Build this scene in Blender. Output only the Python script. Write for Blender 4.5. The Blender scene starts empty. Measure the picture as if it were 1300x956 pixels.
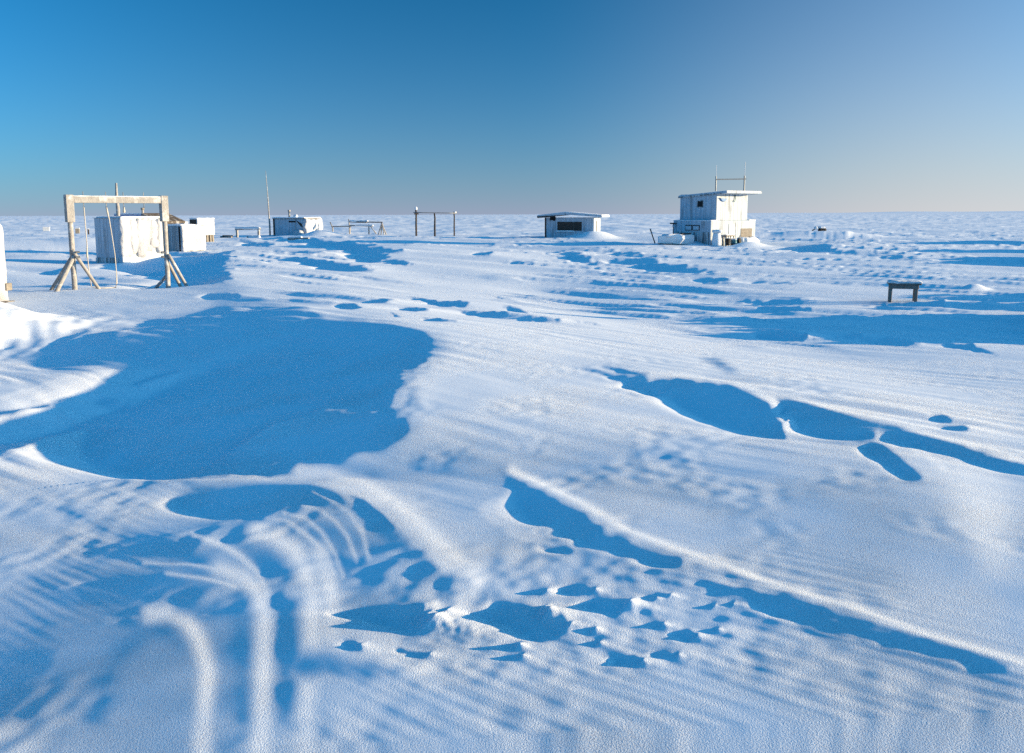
import math
import numpy as np
# ----- the snow surface: a wind-carved height field, solved on a fan-shaped grid -----
F = 1150.0          # focal length in pixels of a 1300 px wide picture
HC = 2.0            # eye height above the mean snow level, metres
CX = 650.0
ELEV = 7.0          # sun elevation, degrees (sun stands exactly towards +X)
T = math.tan(math.radians(ELEV))

def fan(x, y):
    """metres -> grid coordinates (column, row); row grows towards the camera"""
    return CX + F*x/y, F*HC/y

def perlin(x, y, seed=0):
    xi = np.floor(x).astype(np.int64); yi = np.floor(y).astype(np.int64)
    xf = x-xi; yf = y-yi
    def grad(ix, iy, dx, dy):
        h = (ix*374761393 + iy*668265263 + seed*1442695041) & 0xffffffff
        h = ((h ^ (h >> 13))*1274126177) & 0xffffffff
        h = (h ^ (h >> 16)) & 0xffff
        a = h*(2*math.pi/65536.0)
        return np.cos(a)*dx + np.sin(a)*dy
    u = xf*xf*xf*(xf*(xf*6-15)+10); v = yf*yf*yf*(yf*(yf*6-15)+10)
    n00 = grad(xi, yi, xf, yf); n10 = grad(xi+1, yi, xf-1, yf)
    n01 = grad(xi, yi+1, xf, yf-1); n11 = grad(xi+1, yi+1, xf-1, yf-1)
    return ((n00*(1-u)+n10*u)*(1-v) + (n01*(1-u)+n11*u)*v)*1.5

def sstep(a, b, x):
    t = np.clip((x-a)/(b-a), 0, 1)
    return t*t*(3-2*t)

# solver grid
SX, SP = 1.6, 1.25
PX0, PX1, P0, P1 = -300.0, 1620.0, 8.0, 700.0
gx = np.arange(PX0, PX1+.01, SX); gp = np.arange(P0, P1+.01, SP)
NX, NP = len(gx), len(gp)

def blur1(a, s, ax):
    if s < .3: return a
    r = int(3*s)+1
    k = np.exp(-.5*(np.arange(-r, r+1)/s)**2); k /= k.sum()
    pad = [(0, 0), (0, 0)]; pad[ax] = (r, r)
    b = np.pad(a, pad, mode='edge'); out = np.zeros_like(a)
    n = a.shape[ax]
    for i, w in enumerate(k):
        out += w*(b[i:i+n] if ax == 0 else b[:, i:i+n])
    return out

def poly_mask(pts, soft, rag=0):
    """rag: how far the wind has frayed the outline sideways"""
    pts = np.asarray(pts, float)
    m = 3*soft+4+rag
    i0 = max(0, int((pts[:, 1].min()-m-P0)/SP)); i1 = min(NP, int((pts[:, 1].max()+m-P0)/SP)+2)
    j0 = max(0, int((pts[:, 0].min()-m-PX0)/SX)); j1 = min(NX, int((pts[:, 0].max()+m-PX0)/SX)+2)
    if i1-i0 < 2 or j1-j0 < 2: return None
    acc = np.zeros((i1-i0, j1-j0))
    if rag:
        X0 = gx[None, j0:j1]; Y0 = gp[i0:i1, None]; lm = np.clip(Y0/45, 2.2, 9)
        WX = rag*(perlin(X0/70+Y0*0, Y0/lm, 51)+.6*perlin(X0/25+Y0*0, Y0/lm*2.1, 52)); WY = .12*rag*perlin(X0/9+Y0*0, Y0/6, 53)
    for dy in (-.3, .3):
        X = gx[None, j0:j1]; Y = gp[i0:i1, None]+dy*SP
        if rag: X = X+WX; Y = Y+WY
        ins = np.zeros((i1-i0, j1-j0), bool)
        n = len(pts)
        for k in range(n):
            xa, ya = pts[k]; xb, yb = pts[(k+1) % n]
            if ya == yb: continue
            c = ((ya > Y) != (yb > Y)) & (X < (xb-xa)*(Y-ya)/(yb-ya)+xa)
            ins ^= c
        acc += .5*ins
    acc = blur1(blur1(acc, soft/SX, 1), soft*.7/SP, 0)
    return (slice(i0, i1), slice(j0, j1)), acc

def stroke_mask(pts, width):
    pts = np.asarray(pts, float)
    m = 2.5*width+3
    i0 = max(0, int((pts[:, 1].min()-m-P0)/SP)); i1 = min(NP, int((pts[:, 1].max()+m-P0)/SP)+2)
    j0 = max(0, int((pts[:, 0].min()-m-PX0)/SX)); j1 = min(NX, int((pts[:, 0].max()+m-PX0)/SX)+2)
    if i1-i0 < 2 or j1-j0 < 2: return None
    X = gx[None, j0:j1]; Y = gp[i0:i1, None]
    d = np.full((i1-i0, j1-j0), 1e9)
    for k in range(len(pts)-1):
        xa, ya = pts[k]; xb, yb = pts[k+1]
        vx, vy = xb-xa, yb-ya
        t = np.clip(((X-xa)*vx+(Y-ya)*vy)/(vx*vx+vy*vy+1e-9), 0, 1)
        d = np.minimum(d, np.hypot(X-xa-t*vx, Y-ya-t*vy))
    return (slice(i0, i1), slice(j0, j1)), np.exp(-(d/(width*.6))**2)

def slope_map(marks):
    """marks: (kind, tone, weight, soft, [(x, y) metres...]); tone is the slope towards the sun in units of tan(elevation)"""
    g = np.full((NP, NX), -.12); w = np.full((NP, NX), .10)
    sh = np.zeros((NP, NX)); so = np.zeros((NP, NX))
    for kind, tone, wt, soft, rag, pts in marks:
        P = [fan(x, y) for x, y in pts]
        r = poly_mask(P, soft, rag) if kind != 'line' else stroke_mask(P, soft)
        if r is None: continue
        s, m = r
        g[s] = g[s]*(1-m)+tone*m
        w[s] = np.exp(np.log(w[s])*(1-m)+math.log(wt)*m)
        if kind == 'shade': sh[s] = np.maximum(sh[s], m)
        else: sh[s] *= (1-m)
        if kind == 'soft': so[s] = np.maximum(so[s], m)
        else: so[s] *= (1-m)
    return g, w, sh, so

K0 = .22
EPS = (1.2e-3-(1.2e-3-3.5e-4)*sstep(150, 260, gp))[:, None]     # far snow is held to its level more firmly than the near drifts
def solve(g, w, q0=None, iters=60):
    """least squares for q (height in grid pixels): q_x ~ g*T with weights, smooth towards and away from the eye"""
    kap = (K0*gp/F)**2; kap = np.maximum(kap, 3e-4)[:, None]
    kx = w[:, :-1]*.5+w[:, 1:]*.5
    gg = (g[:, :-1]*.5+g[:, 1:]*.5)*T
    kp = kap[:-1]*.5+kap[1:]*.5
    def A(q):
        fx = kx*(q[:, 1:]-q[:, :-1])/SX**2; fp = kp*(q[1:]-q[:-1])/SP**2
        r = EPS**2*q
        r[:, :-1] -= fx; r[:, 1:] += fx
        r[:-1] -= fp; r[1:] += fp
        return r
    b = np.zeros((NP, NX)); f = kx*gg/SX
    b[:, :-1] -= f; b[:, 1:] += f
    # preconditioner: constant weights along x per row, inverted by a cosine transform pair of FFTs
    wm = .35; kb = float(np.median(kap))
    cx = (2-2*np.cos(np.pi*np.arange(NX)/NX))/SX**2; cp = (2-2*np.cos(np.pi*np.arange(NP)/NP))/SP**2
    den = wm*cx[None]+kb*cp[:, None]+float(np.median(EPS))**2
    def dct(a, ax):
        n = a.shape[ax]
        idx = np.r_[np.arange(0, n, 2), np.arange(n-1-(n % 2), 0, -2)]
        v = np.take(a, idx, ax)
        V = np.fft.fft(v, axis=ax)
        ph = np.exp(-1j*np.pi*np.arange(n)/(2*n))
        ph = ph[:, None] if ax == 0 else ph[None]
        return (V*ph).real
    def idct(c, ax):
        n = c.shape[ax]
        cr = np.take(c, (-np.arange(n)) % n, ax)
        z = np.arange(n) == 0
        z = z[:, None] if ax == 0 else z[None]
        cr = np.where(z, 0, cr)
        ph = np.exp(1j*np.pi*np.arange(n)/(2*n)); ph = ph[:, None] if ax == 0 else ph[None]
        v = np.fft.ifft((c-1j*cr)*ph, axis=ax).real
        idx = np.r_[np.arange(0, n, 2), np.arange(n-1-(n % 2), 0, -2)]
        out = np.empty_like(v)
        if ax == 0: out[idx] = v
        else: out[:, idx] = v
        return out
    def M(r):
        return idct(idct(dct(dct(r, 1), 0)/den, 0), 1)
    q = np.zeros((NP, NX)) if q0 is None else q0.copy()
    r = b-A(q); z = M(r); p = z.copy(); rz = (r*z).sum()
    for _ in range(iters):
        Ap = A(p); al = rz/(p*Ap).sum()
        q += al*p; r -= al*Ap
        z = M(r); rn = (r*z).sum()
        p = z+rn/rz*p; rz = rn
    return q

def shadow(q, dx=SX):
    """cast shadow along each row, sun towards +x: margin > 0 means shaded"""
    L = q-T*gx[None]
    mx = np.maximum.accumulate(L[:, ::-1], 1)[:, ::-1]
    return mx-L
def solve_relief(marks):
    g, w, sh, so = slope_map(marks)
    q = solve(g, w, None, 50)
    gg = g.copy()
    for k in range(3):                      # push the slopes until the traced lee sides really lie in shade
        s = np.gradient(q, SX, axis=1)/T
        m = shadow(q)
        miss = np.clip(1.25-s, 0, 1)*(m < .15*SX)*(sh > .5)
        over = (m > 0)*(sh < .1)*(so < .1)
        gg = gg+np.clip(1.06*np.maximum(so, 0)**.8-.06-s, 0, 1)*(so > .12)+1.1*blur1(miss, 1.5, 1)*sh-.5*blur1(over*1.0, 2, 1)*(sh < .3)*(so < .3)
        q = solve(gg, np.maximum(w, .3*blur1(over*1.0, 2, 1)), q, 25)
    b = blur1(blur1(q, 1.3, 0), .9, 1); k = sstep(190, 280, gp)[:, None]
    q = q*(1-k)+b*k
    return q
MARKS = [
('tone',0.36,0.6,30,0,[(-1.541,7.090),(-1.152,7.795),(-0.649,8.290),(0.758,7.926),(1.581,7.271),(2.537,6.483),(3.544,5.435),(2.235,3.024),(-0.767,3.267),(-0.342,4.374),(-0.204,4.693),(-0.527,5.506),(-1.120,6.440)]),
('tone',0.62,0.35,25,0,[(1.338,6.690),(2.537,6.483),(2.645,5.433),(2.345,4.570),(1.819,4.451),(1.412,4.919),(1.145,5.726)]),
('tone',0.35,0.35,30,0,[(-0.565,7.225),(0.331,7.610),(1.507,7.535),(1.128,5.188),(0.618,5.468),(0.000,6.933)]),
('tone',0.55,0.35,18,0,[(0.331,7.610),(1.332,7.296),(1.306,6.007),(0.794,6.086),(0.408,6.695)]),
('tone',0.45,0.35,18,0,[(-1.008,7.732),(-0.070,8.042),(0.419,6.876),(-0.048,5.473),(-0.600,6.273)]),
('tone',0.42,0.35,18,0,[(-4.646,7.525),(-3.672,8.121),(-2.500,6.388),(-2.563,5.779),(-3.688,5.974)]),
('tone',0.5,0.35,20,0,[(0.000,5.607),(0.653,5.003),(0.952,4.381),(1.210,3.976),(1.576,3.626),(0.791,3.640),(0.163,3.758),(-0.180,4.134),(-0.204,4.693)]),
('tone',0.3,0.35,10,0,[(-8.00,12.96),(-5.73,12.42),(-4.925,11.327),(-5.168,10.073),(-5.705,9.241)]),
('tone',-0.2,0.35,16,0,[(-1.01,12.23),(-0.103,11.811),(0.967,10.111),(1.389,8.876),(1.637,7.532),(0.882,7.801),(-0.372,8.559),(-1.031,9.122)]),
('tone',-0.6,0.35,20,0,[(1.28,13.38),(4.22,13.86),(4.923,8.710),(3.986,7.052),(3.649,8.394),(3.080,10.121),(1.921,10.517)]),
('tone',-0.6,0.35,18,0,[(3.390,7.220),(3.552,6.285),(2.475,4.378),(2.782,5.423)]),
('tone',-0.8,0.35,15,0,[(-6.53,30.05),(0.00,30.33),(3.21,14.76),(3.91,12.85),(0.496,11.410),(-1.04,13.30),(-3.50,18.31)]),
('tone',-0.5,0.35,8,0,[(-11.83,38.31),(-14.28,51.31),(-5.49,27.44),(-4.07,20.37),(-5.57,20.02),(-7.59,24.39)]),
('tone',0.8,0.35,4,0,[(2.456,11.768),(2.699,11.758),(2.636,10.277),(2.494,10.354),(2.476,11.165)]),
('tone',0.6,0.35,14,0,[(2.351,5.101),(2.503,4.798),(2.450,4.604),(2.257,4.398),(2.166,4.409),(2.218,4.637)]),
('tone',-0.15,0.9,8,0,[(-8.29,12.88),(-7.49,13.89),(-6.28,12.25),(-5.82,12.40),(-5.38,13.03),(-4.35,12.89),(-4.61,12.48),(-4.791,11.600),(-4.898,10.832),(-4.771,9.834),(-4.538,9.188),(-4.138,8.529),(-3.546,7.842),(-3.044,7.145),(-3.507,6.836),(-4.447,6.911)]),
('soft',0.9,1,7,10,[(-10.09,15.89),(-10.61,16.71),(-9.07,16.55),(-8.49,16.56),(-7.55,16.54),(-6.77,16.92),(-6.42,17.79),(-6.39,18.93),(-6.67,19.87),(-6.26,19.98),(-5.41,19.36),(-4.83,18.35),(-4.18,16.93),(-3.54,15.64),(-3.17,14.57),(-3.12,13.52),(-3.71,13.34),(-4.28,13.01),(-4.64,13.02),(-4.96,13.12),(-5.40,13.29),(-6.11,13.25),(-6.06,12.65),(-6.62,12.73),(-7.36,13.97),(-8.07,14.88),(-8.60,15.21)]),
('tone',0.75,0.5,10,0,[(-0.880,7.783),(-0.603,7.708),(-0.270,7.386),(-0.375,7.185),(-0.775,7.431)]),
('tone',0.72,0.7,9,0,[(-1.44,12.75),(-0.94,12.34),(-0.831,11.381),(-0.900,10.561),(-1.089,9.634),(-0.951,9.111),(-0.952,8.423),(-0.769,7.898),(-0.883,7.524),(-1.084,7.335),(-1.312,7.184),(-1.548,6.716),(-1.868,6.929),(-1.679,7.286),(-1.392,7.624),(-1.019,7.810),(-1.282,8.673),(-1.441,10.044),(-1.289,11.405)]),
('shade',1.5,1,3.5,8,[(-3.61,15.84),(-3.23,15.16),(-2.98,14.60),(-2.75,14.51),(-2.06,13.93),(-1.76,13.49),(-1.35,12.91),(-1.06,12.25),(-1.049,11.716),(-0.994,10.987),(-1.054,10.453),(-1.293,10.043),(-1.141,9.507),(-1.239,9.193),(-1.163,8.516),(-0.954,8.127),(-0.907,7.788),(-1.104,7.514),(-1.360,7.483),(-1.430,7.278),(-1.652,7.167),(-1.935,7.226),(-2.228,7.322),(-2.667,7.391),(-3.161,7.526),(-3.460,7.941),(-3.853,8.329),(-4.270,8.753),(-4.505,9.285),(-4.662,9.731),(-4.776,10.265),(-4.757,10.853),(-4.664,11.486),(-4.55,12.10),(-4.48,12.42),(-4.28,13.01),(-3.74,13.46),(-3.38,13.98),(-3.31,14.93)]),
('shade',1.7,1,1.5,3,[(-5.584,9.044),(-5.321,9.415),(-5.180,9.962),(-4.982,10.513),(-4.877,11.129),(-4.887,11.470),(-4.767,10.965),(-4.794,10.209),(-4.882,9.388),(-4.804,8.499),(-5.006,8.108)]),
('shade',1.7,1,1,3,[(-5.19,12.19),(-5.06,12.64),(-4.78,12.84),(-4.70,12.73),(-4.90,12.38),(-5.09,12.06)]),
('shade',1.7,1,1,3,[(-5.281,11.289),(-5.211,11.414),(-5.030,11.342),(-4.940,11.317),(-4.996,11.157)]),
('shade',1.7,1,1,3,[(-6.277,10.462),(-5.979,10.578),(-5.640,10.810),(-5.575,10.686),(-5.834,10.321),(-6.151,10.252)]),
('tone',0.93,0.6,22,0,[(-2.859,6.922),(-1.868,6.714),(-1.408,6.475),(-0.838,5.668),(-0.443,4.855),(-0.236,4.526),(-0.417,4.361),(-0.962,4.424),(-0.800,3.408),(-2.313,3.595),(-3.172,4.930),(-2.936,5.446),(-2.980,5.808),(-2.691,5.952),(-2.662,6.378)]),
('tone',0.5,0.5,14,0,[(-4.447,6.911),(-3.256,6.807),(-2.858,6.573),(-2.804,5.972),(-2.918,5.502),(-3.362,5.225)]),
('shade',1.35,1,8,5,[(-2.609,6.741),(-2.477,6.863),(-1.878,6.750),(-1.540,6.659),(-1.356,6.472),(-1.174,6.191),(-1.093,5.985),(-1.289,6.176),(-1.433,6.193),(-1.589,6.091),(-1.844,6.059),(-2.272,6.374)]),
('soft',1.05,1,5,10,[(-1.174,6.191),(-1.023,6.033),(-0.856,5.792),(-0.743,5.587),(-0.622,5.335),(-0.475,5.010),(-0.347,4.751),(-0.238,4.558),(-0.340,4.601),(-0.477,4.772),(-0.637,5.054),(-0.804,5.375),(-0.967,5.705)]),
('soft',1.03,1,7,10,[(-2.934,5.718),(-2.735,5.824),(-2.153,5.626),(-1.937,5.434),(-1.773,5.256),(-2.013,5.322),(-2.243,5.374),(-2.624,5.486)]),
('soft',1.05,1,8,10,[(-2.625,4.949),(-2.384,5.076),(-2.170,5.094),(-1.963,5.016),(-1.713,4.865),(-1.562,4.701),(-1.551,4.597),(-1.749,4.624),(-1.862,4.656),(-2.137,4.636),(-2.437,4.750)]),
('soft',1.05,1,6,10,[(-1.905,5.734),(-1.729,5.681),(-1.581,5.576),(-1.460,5.366),(-1.303,5.027),(-1.189,4.682),(-1.067,4.201),(-0.883,3.408),(-0.945,3.418),(-1.157,4.223),(-1.311,4.710),(-1.446,5.037),(-1.613,5.300),(-1.755,5.453)]),
('soft',1,1,6,10,[(-1.649,4.800),(-1.526,4.743),(-1.401,4.501),(-1.236,4.016),(-1.060,3.423),(-1.129,3.433),(-1.311,4.030),(-1.457,4.432)]),
('soft',1.03,1,6,10,[(-2.058,4.466),(-1.892,4.487),(-1.770,4.475),(-1.648,4.287),(-1.537,4.055),(-1.818,4.310)]),
('soft',0.9,1,10,10,[(-2.715,4.398),(-2.363,4.382),(-2.243,4.357),(-2.185,4.174),(-2.131,3.921),(-1.974,3.546),(-2.214,3.586)]),
('soft',1,1,7,10,[(-1.936,4.314),(-1.835,4.307),(-1.809,4.177),(-1.802,3.948),(-1.681,3.502),(-1.801,3.523),(-1.938,3.946),(-1.988,4.217)]),
('line',0.15,0.8,4,0,[(-1.469,6.446),(-1.379,6.341),(-1.245,6.169),(-1.109,5.960),(-0.960,5.575),(-0.853,5.160)]),
('line',0.15,0.8,4,0,[(-1.489,6.205),(-1.341,6.071),(-1.189,5.846),(-1.051,5.546),(-0.918,5.123)]),
('line',0.1,0.8,4,0,[(-1.577,6.044),(-1.418,5.950),(-1.241,5.663),(-1.080,5.284),(-0.965,4.930)]),
('line',-0.05,0.8,5,0,[(-1.690,5.981),(-1.534,5.918),(-1.332,5.633),(-1.157,5.324),(-1.033,4.991)]),
('line',-0.65,0.8,20,0,[(-1.723,7.127),(-1.480,7.089),(-1.190,6.809),(-0.894,6.266),(-0.680,5.880),(-0.498,5.454),(-0.342,5.108),(-0.198,4.734)]),
('line',-0.5,1.6,7,0,[(-3.172,7.297),(-2.526,7.086),(-1.951,7.011),(-1.562,7.044)]),
('line',-0.35,0.6,24,0,[(-1.669,5.679),(-1.505,5.582),(-1.349,5.367),(-1.215,5.064),(-1.097,4.707),(-0.997,4.278),(-0.896,3.733),(-0.749,2.971)]),
('line',-0.2,0.4,22,0,[(-1.168,5.266),(-0.996,4.732),(-0.894,4.197)]),
('line',-0.3,0.6,22,0,[(-1.731,5.132),(-1.548,4.986),(-1.412,4.777),(-1.297,4.492),(-1.105,3.759),(-0.907,2.980)]),
('line',-0.1,0.8,8,0,[(-2.106,5.753),(-1.845,5.512),(-1.661,5.306),(-1.482,5.043),(-1.344,4.712)]),
('line',-0.2,0.9,4,0,[(-2.271,5.331),(-1.974,5.254),(-1.780,5.132),(-1.560,4.985)]),
('line',-0.2,0.9,4,0,[(-2.044,5.110),(-1.775,4.979),(-1.555,4.833)]),
('line',-0.25,0.5,20,0,[(-1.921,4.554),(-1.824,4.559),(-1.692,4.463),(-1.554,4.234),(-1.403,3.917),(-1.265,3.448),(-1.134,2.998)]),
('soft',1,1,7,10,[(-0.939,4.001),(-0.765,3.926),(-0.612,3.869),(-0.491,3.762),(-0.612,3.702),(-0.858,3.795)]),
('shade',1.9,1,1,3,[(-0.948,4.466),(-0.768,4.504),(-0.582,4.489),(-0.454,4.462),(-0.447,4.353),(-0.448,4.219),(-0.478,4.166),(-0.573,4.254),(-0.688,4.348),(-0.789,4.424)]),
('line',-1,0.8,12,0,[(-0.397,4.480),(-0.379,4.279)]),
('shade',1.9,1,1,3,[(-0.229,4.386),(-0.069,4.384),(-0.113,4.488),(-0.039,4.459),(0.132,4.350),(0.162,4.343),(0.158,4.220),(0.256,4.204),(0.253,4.097),(0.200,4.037),(0.122,4.016),(0.054,4.159),(-0.037,4.251)]),
('line',-0.9,0.8,9,0,[(0.198,4.380),(0.200,4.252)]),
('line',-0.8,0.8,7,0,[(0.292,4.195),(0.285,4.098)]),
('shade',1.9,1,1,3,[(0.336,4.390),(0.424,4.433),(0.581,4.396),(0.580,4.301),(0.506,4.218),(0.436,4.318)]),
('line',-0.8,0.8,9,0,[(0.638,4.371),(0.616,4.269)]),
('shade',1.9,1,0.8,4,[(0.244,4.604),(0.330,4.635),(0.385,4.612),(0.429,4.530),(0.332,4.492)]),
('line',-0.6,0.9,4.5,0,[(0.446,4.538),(0.463,4.516)]),
('shade',1.9,1,0.8,4,[(0.084,4.575),(0.171,4.582),(0.174,4.537)]),
('line',-0.6,0.9,4.5,0,[(0.191,4.566),(0.209,4.543)]),
('shade',1.9,1,0.8,4,[(0.658,4.425),(0.715,4.443),(0.729,4.389),(0.696,4.372)]),
('line',-0.6,0.9,4.5,0,[(0.746,4.397),(0.761,4.374)]),
('shade',1.9,1,0.8,4,[(0.725,4.461),(0.783,4.455),(0.806,4.415),(0.761,4.397)]),
('line',-0.6,0.9,4.5,0,[(0.823,4.423),(0.838,4.401)]),
('shade',1.9,1,0.8,4,[(0.899,4.290),(0.986,4.296),(0.997,4.261),(0.953,4.247)]),
('line',-0.6,0.9,4.5,0,[(1.017,4.282),(1.029,4.258)]),
('shade',1.9,1,0.8,4,[(1.008,4.309),(1.073,4.315),(1.093,4.277),(1.036,4.257)]),
('line',-0.6,0.9,4.5,0,[(1.110,4.283),(1.122,4.257)]),
('shade',1.9,1,0.8,4,[(0.628,4.153),(0.701,4.155),(0.717,4.103),(0.680,4.091)]),
('line',-0.6,0.9,4.5,0,[(0.732,4.109),(0.747,4.091)]),
('shade',1.9,1,0.8,4,[(0.749,4.045),(0.824,4.068),(0.853,3.973),(0.815,3.936)]),
('line',-0.6,0.9,4.5,0,[(0.868,3.979),(0.882,3.961)]),
('shade',1.9,1,0.8,4,[(0.329,4.107),(0.394,4.114),(0.389,4.067),(0.360,4.054)]),
('line',-0.6,0.9,4.5,0,[(0.406,4.093),(0.422,4.075)]),
('shade',1.9,1,0.8,4,[(0.335,3.977),(0.401,3.977),(0.398,3.946)]),
('line',-0.6,0.9,4.5,0,[(0.414,3.966),(0.429,3.948)]),
('shade',1.9,1,0.8,4,[(0.620,3.856),(0.689,3.866),(0.734,3.804),(0.658,3.801)]),
('line',-0.6,0.9,4.5,0,[(0.749,3.809),(0.762,3.794)]),
('shade',1.9,1,0.8,4,[(0.451,3.838),(0.545,3.846),(0.573,3.790),(0.550,3.745),(0.460,3.777)]),
('line',-0.6,0.9,4.5,0,[(0.583,3.769),(0.597,3.754)]),
('shade',1.9,1,0.8,4,[(-0.035,4.007),(0.024,3.989),(0.028,3.963),(-0.035,3.973)]),
('line',-0.6,0.9,4.5,0,[(0.042,3.983),(0.059,3.964)]),
('shade',1.9,1,0.8,4,[(-0.034,3.895),(0.041,3.890),(0.037,3.858),(-0.034,3.862)]),
('line',-0.6,0.9,4.5,0,[(0.054,3.878),(0.071,3.861)]),
('shade',1.9,1,0.8,4,[(-0.813,4.118),(-0.749,4.102),(-0.711,3.991),(-0.774,4.007)]),
('line',-0.6,0.9,4.5,0,[(-0.707,4.047),(-0.686,4.025)]),
('shade',1.9,1,0.8,4,[(-0.560,4.028),(-0.387,3.942),(-0.401,3.907),(-0.533,3.977)]),
('line',-0.6,0.9,4.5,0,[(-0.372,3.929),(-0.354,3.911)]),
('shade',1.9,1,0.8,4,[(-0.091,4.008),(0.024,4.008),(0.024,3.958)]),
('line',-0.6,0.9,4.5,0,[(0.038,3.986),(0.055,3.967)]),
('shade',1.9,1,0.8,4,[(0.867,4.067),(0.962,4.022),(0.922,4.002)]),
('line',-0.6,0.9,4.5,0,[(0.977,4.028),(0.990,4.010)]),
('soft',1.05,1,12,10,[(-1.059,4.020),(-0.927,4.006),(-0.766,3.932),(-0.614,3.877),(-0.598,3.776),(-0.997,3.784)]),
('tone',0.82,0.7,13,0,[(-0.082,6.770),(0.261,6.000),(0.516,5.396),(0.927,4.846),(0.872,4.560),(0.541,4.783),(0.225,5.174),(-0.073,5.612)]),
('tone',0.82,0.7,13,0,[(0.924,4.619),(1.164,4.463),(1.482,4.197),(1.659,3.974),(1.944,3.714),(2.160,3.499),(2.003,3.387),(1.672,3.627),(1.375,3.858),(1.078,4.132),(0.856,4.476)]),
('shade',1.3,1,4,11,[(-0.083,6.853),(0.028,6.515),(0.216,6.223),(0.320,5.945),(0.425,5.747),(0.525,5.490),(0.636,5.224),(0.729,5.078),(0.829,4.963),(0.936,4.891),(0.955,4.819),(0.909,4.751),(0.823,4.852),(0.728,4.927),(0.653,5.003),(0.535,5.127),(0.437,5.292),(0.339,5.415),(0.293,5.625),(0.211,5.639),(0.106,5.787),(0.016,6.140),(0.028,6.327),(-0.058,6.651)]),
('tone',1.5,1,3,0,[(0.139,5.499),(0.223,5.587),(0.286,5.491),(0.275,5.280),(0.200,5.349)]),
('shade',1.7,1,1.2,3,[(0.160,5.250),(0.335,5.205),(0.365,5.119),(0.327,5.076),(0.207,5.178)]),
('shade',1.3,1,5,11,[(0.912,4.621),(1.053,4.500),(1.166,4.470),(1.254,4.395),(1.383,4.298),(1.482,4.197),(1.562,4.083),(1.656,3.975),(1.745,3.874),(1.861,3.789),(1.944,3.714),(2.012,3.644),(2.088,3.531),(1.976,3.550),(1.928,3.652),(1.792,3.741),(1.659,3.854),(1.548,3.905),(1.438,4.014),(1.333,4.109),(1.255,4.222),(1.134,4.347),(1.008,4.457)]),
('line',-0.9,0.7,11,0,[(0.000,6.847),(0.277,6.361),(0.490,5.933),(0.728,5.404),(0.948,5.070),(1.183,4.774),(1.374,4.513),(1.534,4.304),(1.685,4.123),(1.860,3.890),(2.061,3.703),(2.180,3.581)]),
('shade',1.7,1,1,3,[(0.696,10.538),(0.940,10.399),(1.162,10.125),(1.406,9.919),(1.523,9.837),(1.812,9.782),(1.920,9.644),(2.029,9.487),(2.258,9.308),(2.377,8.964),(2.433,8.743),(2.465,8.539),(2.443,8.362),(2.395,7.846),(2.305,7.404),(2.227,7.531),(2.144,7.706),(2.055,7.824),(1.924,8.076),(1.838,8.321),(1.758,8.638),(1.673,9.032),(1.620,9.267),(1.481,9.308),(1.397,9.560),(1.194,9.667),(1.342,9.830),(1.136,9.898),(0.997,10.240)]),
('shade',1.7,1,1,3,[(2.609,8.930),(2.726,9.009),(2.728,8.666),(2.819,8.335),(2.935,8.018),(3.036,7.793),(3.166,7.665),(3.292,7.540),(3.366,7.290),(3.480,7.033),(3.596,6.780),(3.699,6.545),(3.823,6.281),(3.827,6.030),(3.690,6.241),(3.593,6.356),(3.483,6.567),(3.368,6.807),(3.259,6.980),(3.135,7.069),(3.031,7.173),(2.983,7.345),(2.873,7.326),(2.673,7.534),(2.512,7.744),(2.588,8.132),(2.520,8.187),(2.586,8.594)]),
('shade',1.7,1,2.5,3,[(2.866,7.149),(2.986,7.274),(2.977,6.930),(2.911,6.501),(2.844,6.090),(2.755,6.081),(2.769,6.305),(2.798,6.663),(2.781,6.968)]),
('line',-0.9,0.6,9,0,[(1.560,9.966),(2.053,10.046),(2.383,9.616),(2.526,8.940),(2.843,8.835),(2.947,8.265),(3.170,7.925),(3.409,7.763),(3.484,7.284),(3.678,6.934),(3.852,6.514)]),
('line',-0.8,0.6,9,0,[(3.031,7.338),(3.091,7.110),(3.198,6.810),(3.147,6.406)]),
('shade',1.7,1,1,3,[(3.823,8.112),(3.951,8.143),(3.888,7.817),(3.804,7.868)]),
('shade',1.7,1,1,3,[(3.685,7.734),(3.913,7.693),(3.862,7.490),(3.772,7.478)]),
('shade',1.3,1,1,3,[(1.054,10.633),(1.285,10.405),(1.540,9.947),(1.259,10.196)]),
('shade',1.7,1,0.7,14,[(4.10,15.72),(4.78,15.52),(4.93,15.01),(4.72,14.54),(4.41,14.91),(4.24,15.44)]),
('shade',1.7,1,0.7,14,[(5.40,15.05),(5.68,15.03),(5.83,14.54),(6.24,14.52),(6.29,13.87),(6.13,13.82),(5.74,14.31),(5.49,14.73)]),
('shade',1.7,1,0.7,14,[(6.60,13.92),(6.92,13.71),(6.88,12.97),(6.92,12.55),(6.74,13.00),(6.62,13.46)]),
('shade',1.7,1,0.7,14,[(-20.58,52.25),(-17.28,48.59),(-13.29,43.30),(-11.16,35.45),(-10.27,32.44),(-8.48,27.09),(-7.59,24.39),(-7.97,24.05),(-9.22,26.07),(-10.58,27.96),(-11.83,30.58),(-14.10,35.24),(-17.16,40.18),(-17.67,42.77),(-17.75,44.76),(-20.07,49.22)]),
('shade',1.7,1,0.7,14,[(-7.26,20.98),(-7.04,21.54),(-6.49,21.16),(-5.99,20.51),(-6.19,20.18),(-6.78,20.59)]),
('shade',1.7,1,0.7,14,[(-9.93,38.71),(-8.76,37.71),(-7.05,35.23),(-6.18,33.38),(-4.51,30.30),(-5.19,30.14),(-5.98,30.98),(-7.07,33.05),(-8.17,35.61),(-9.16,37.47)]),
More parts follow.
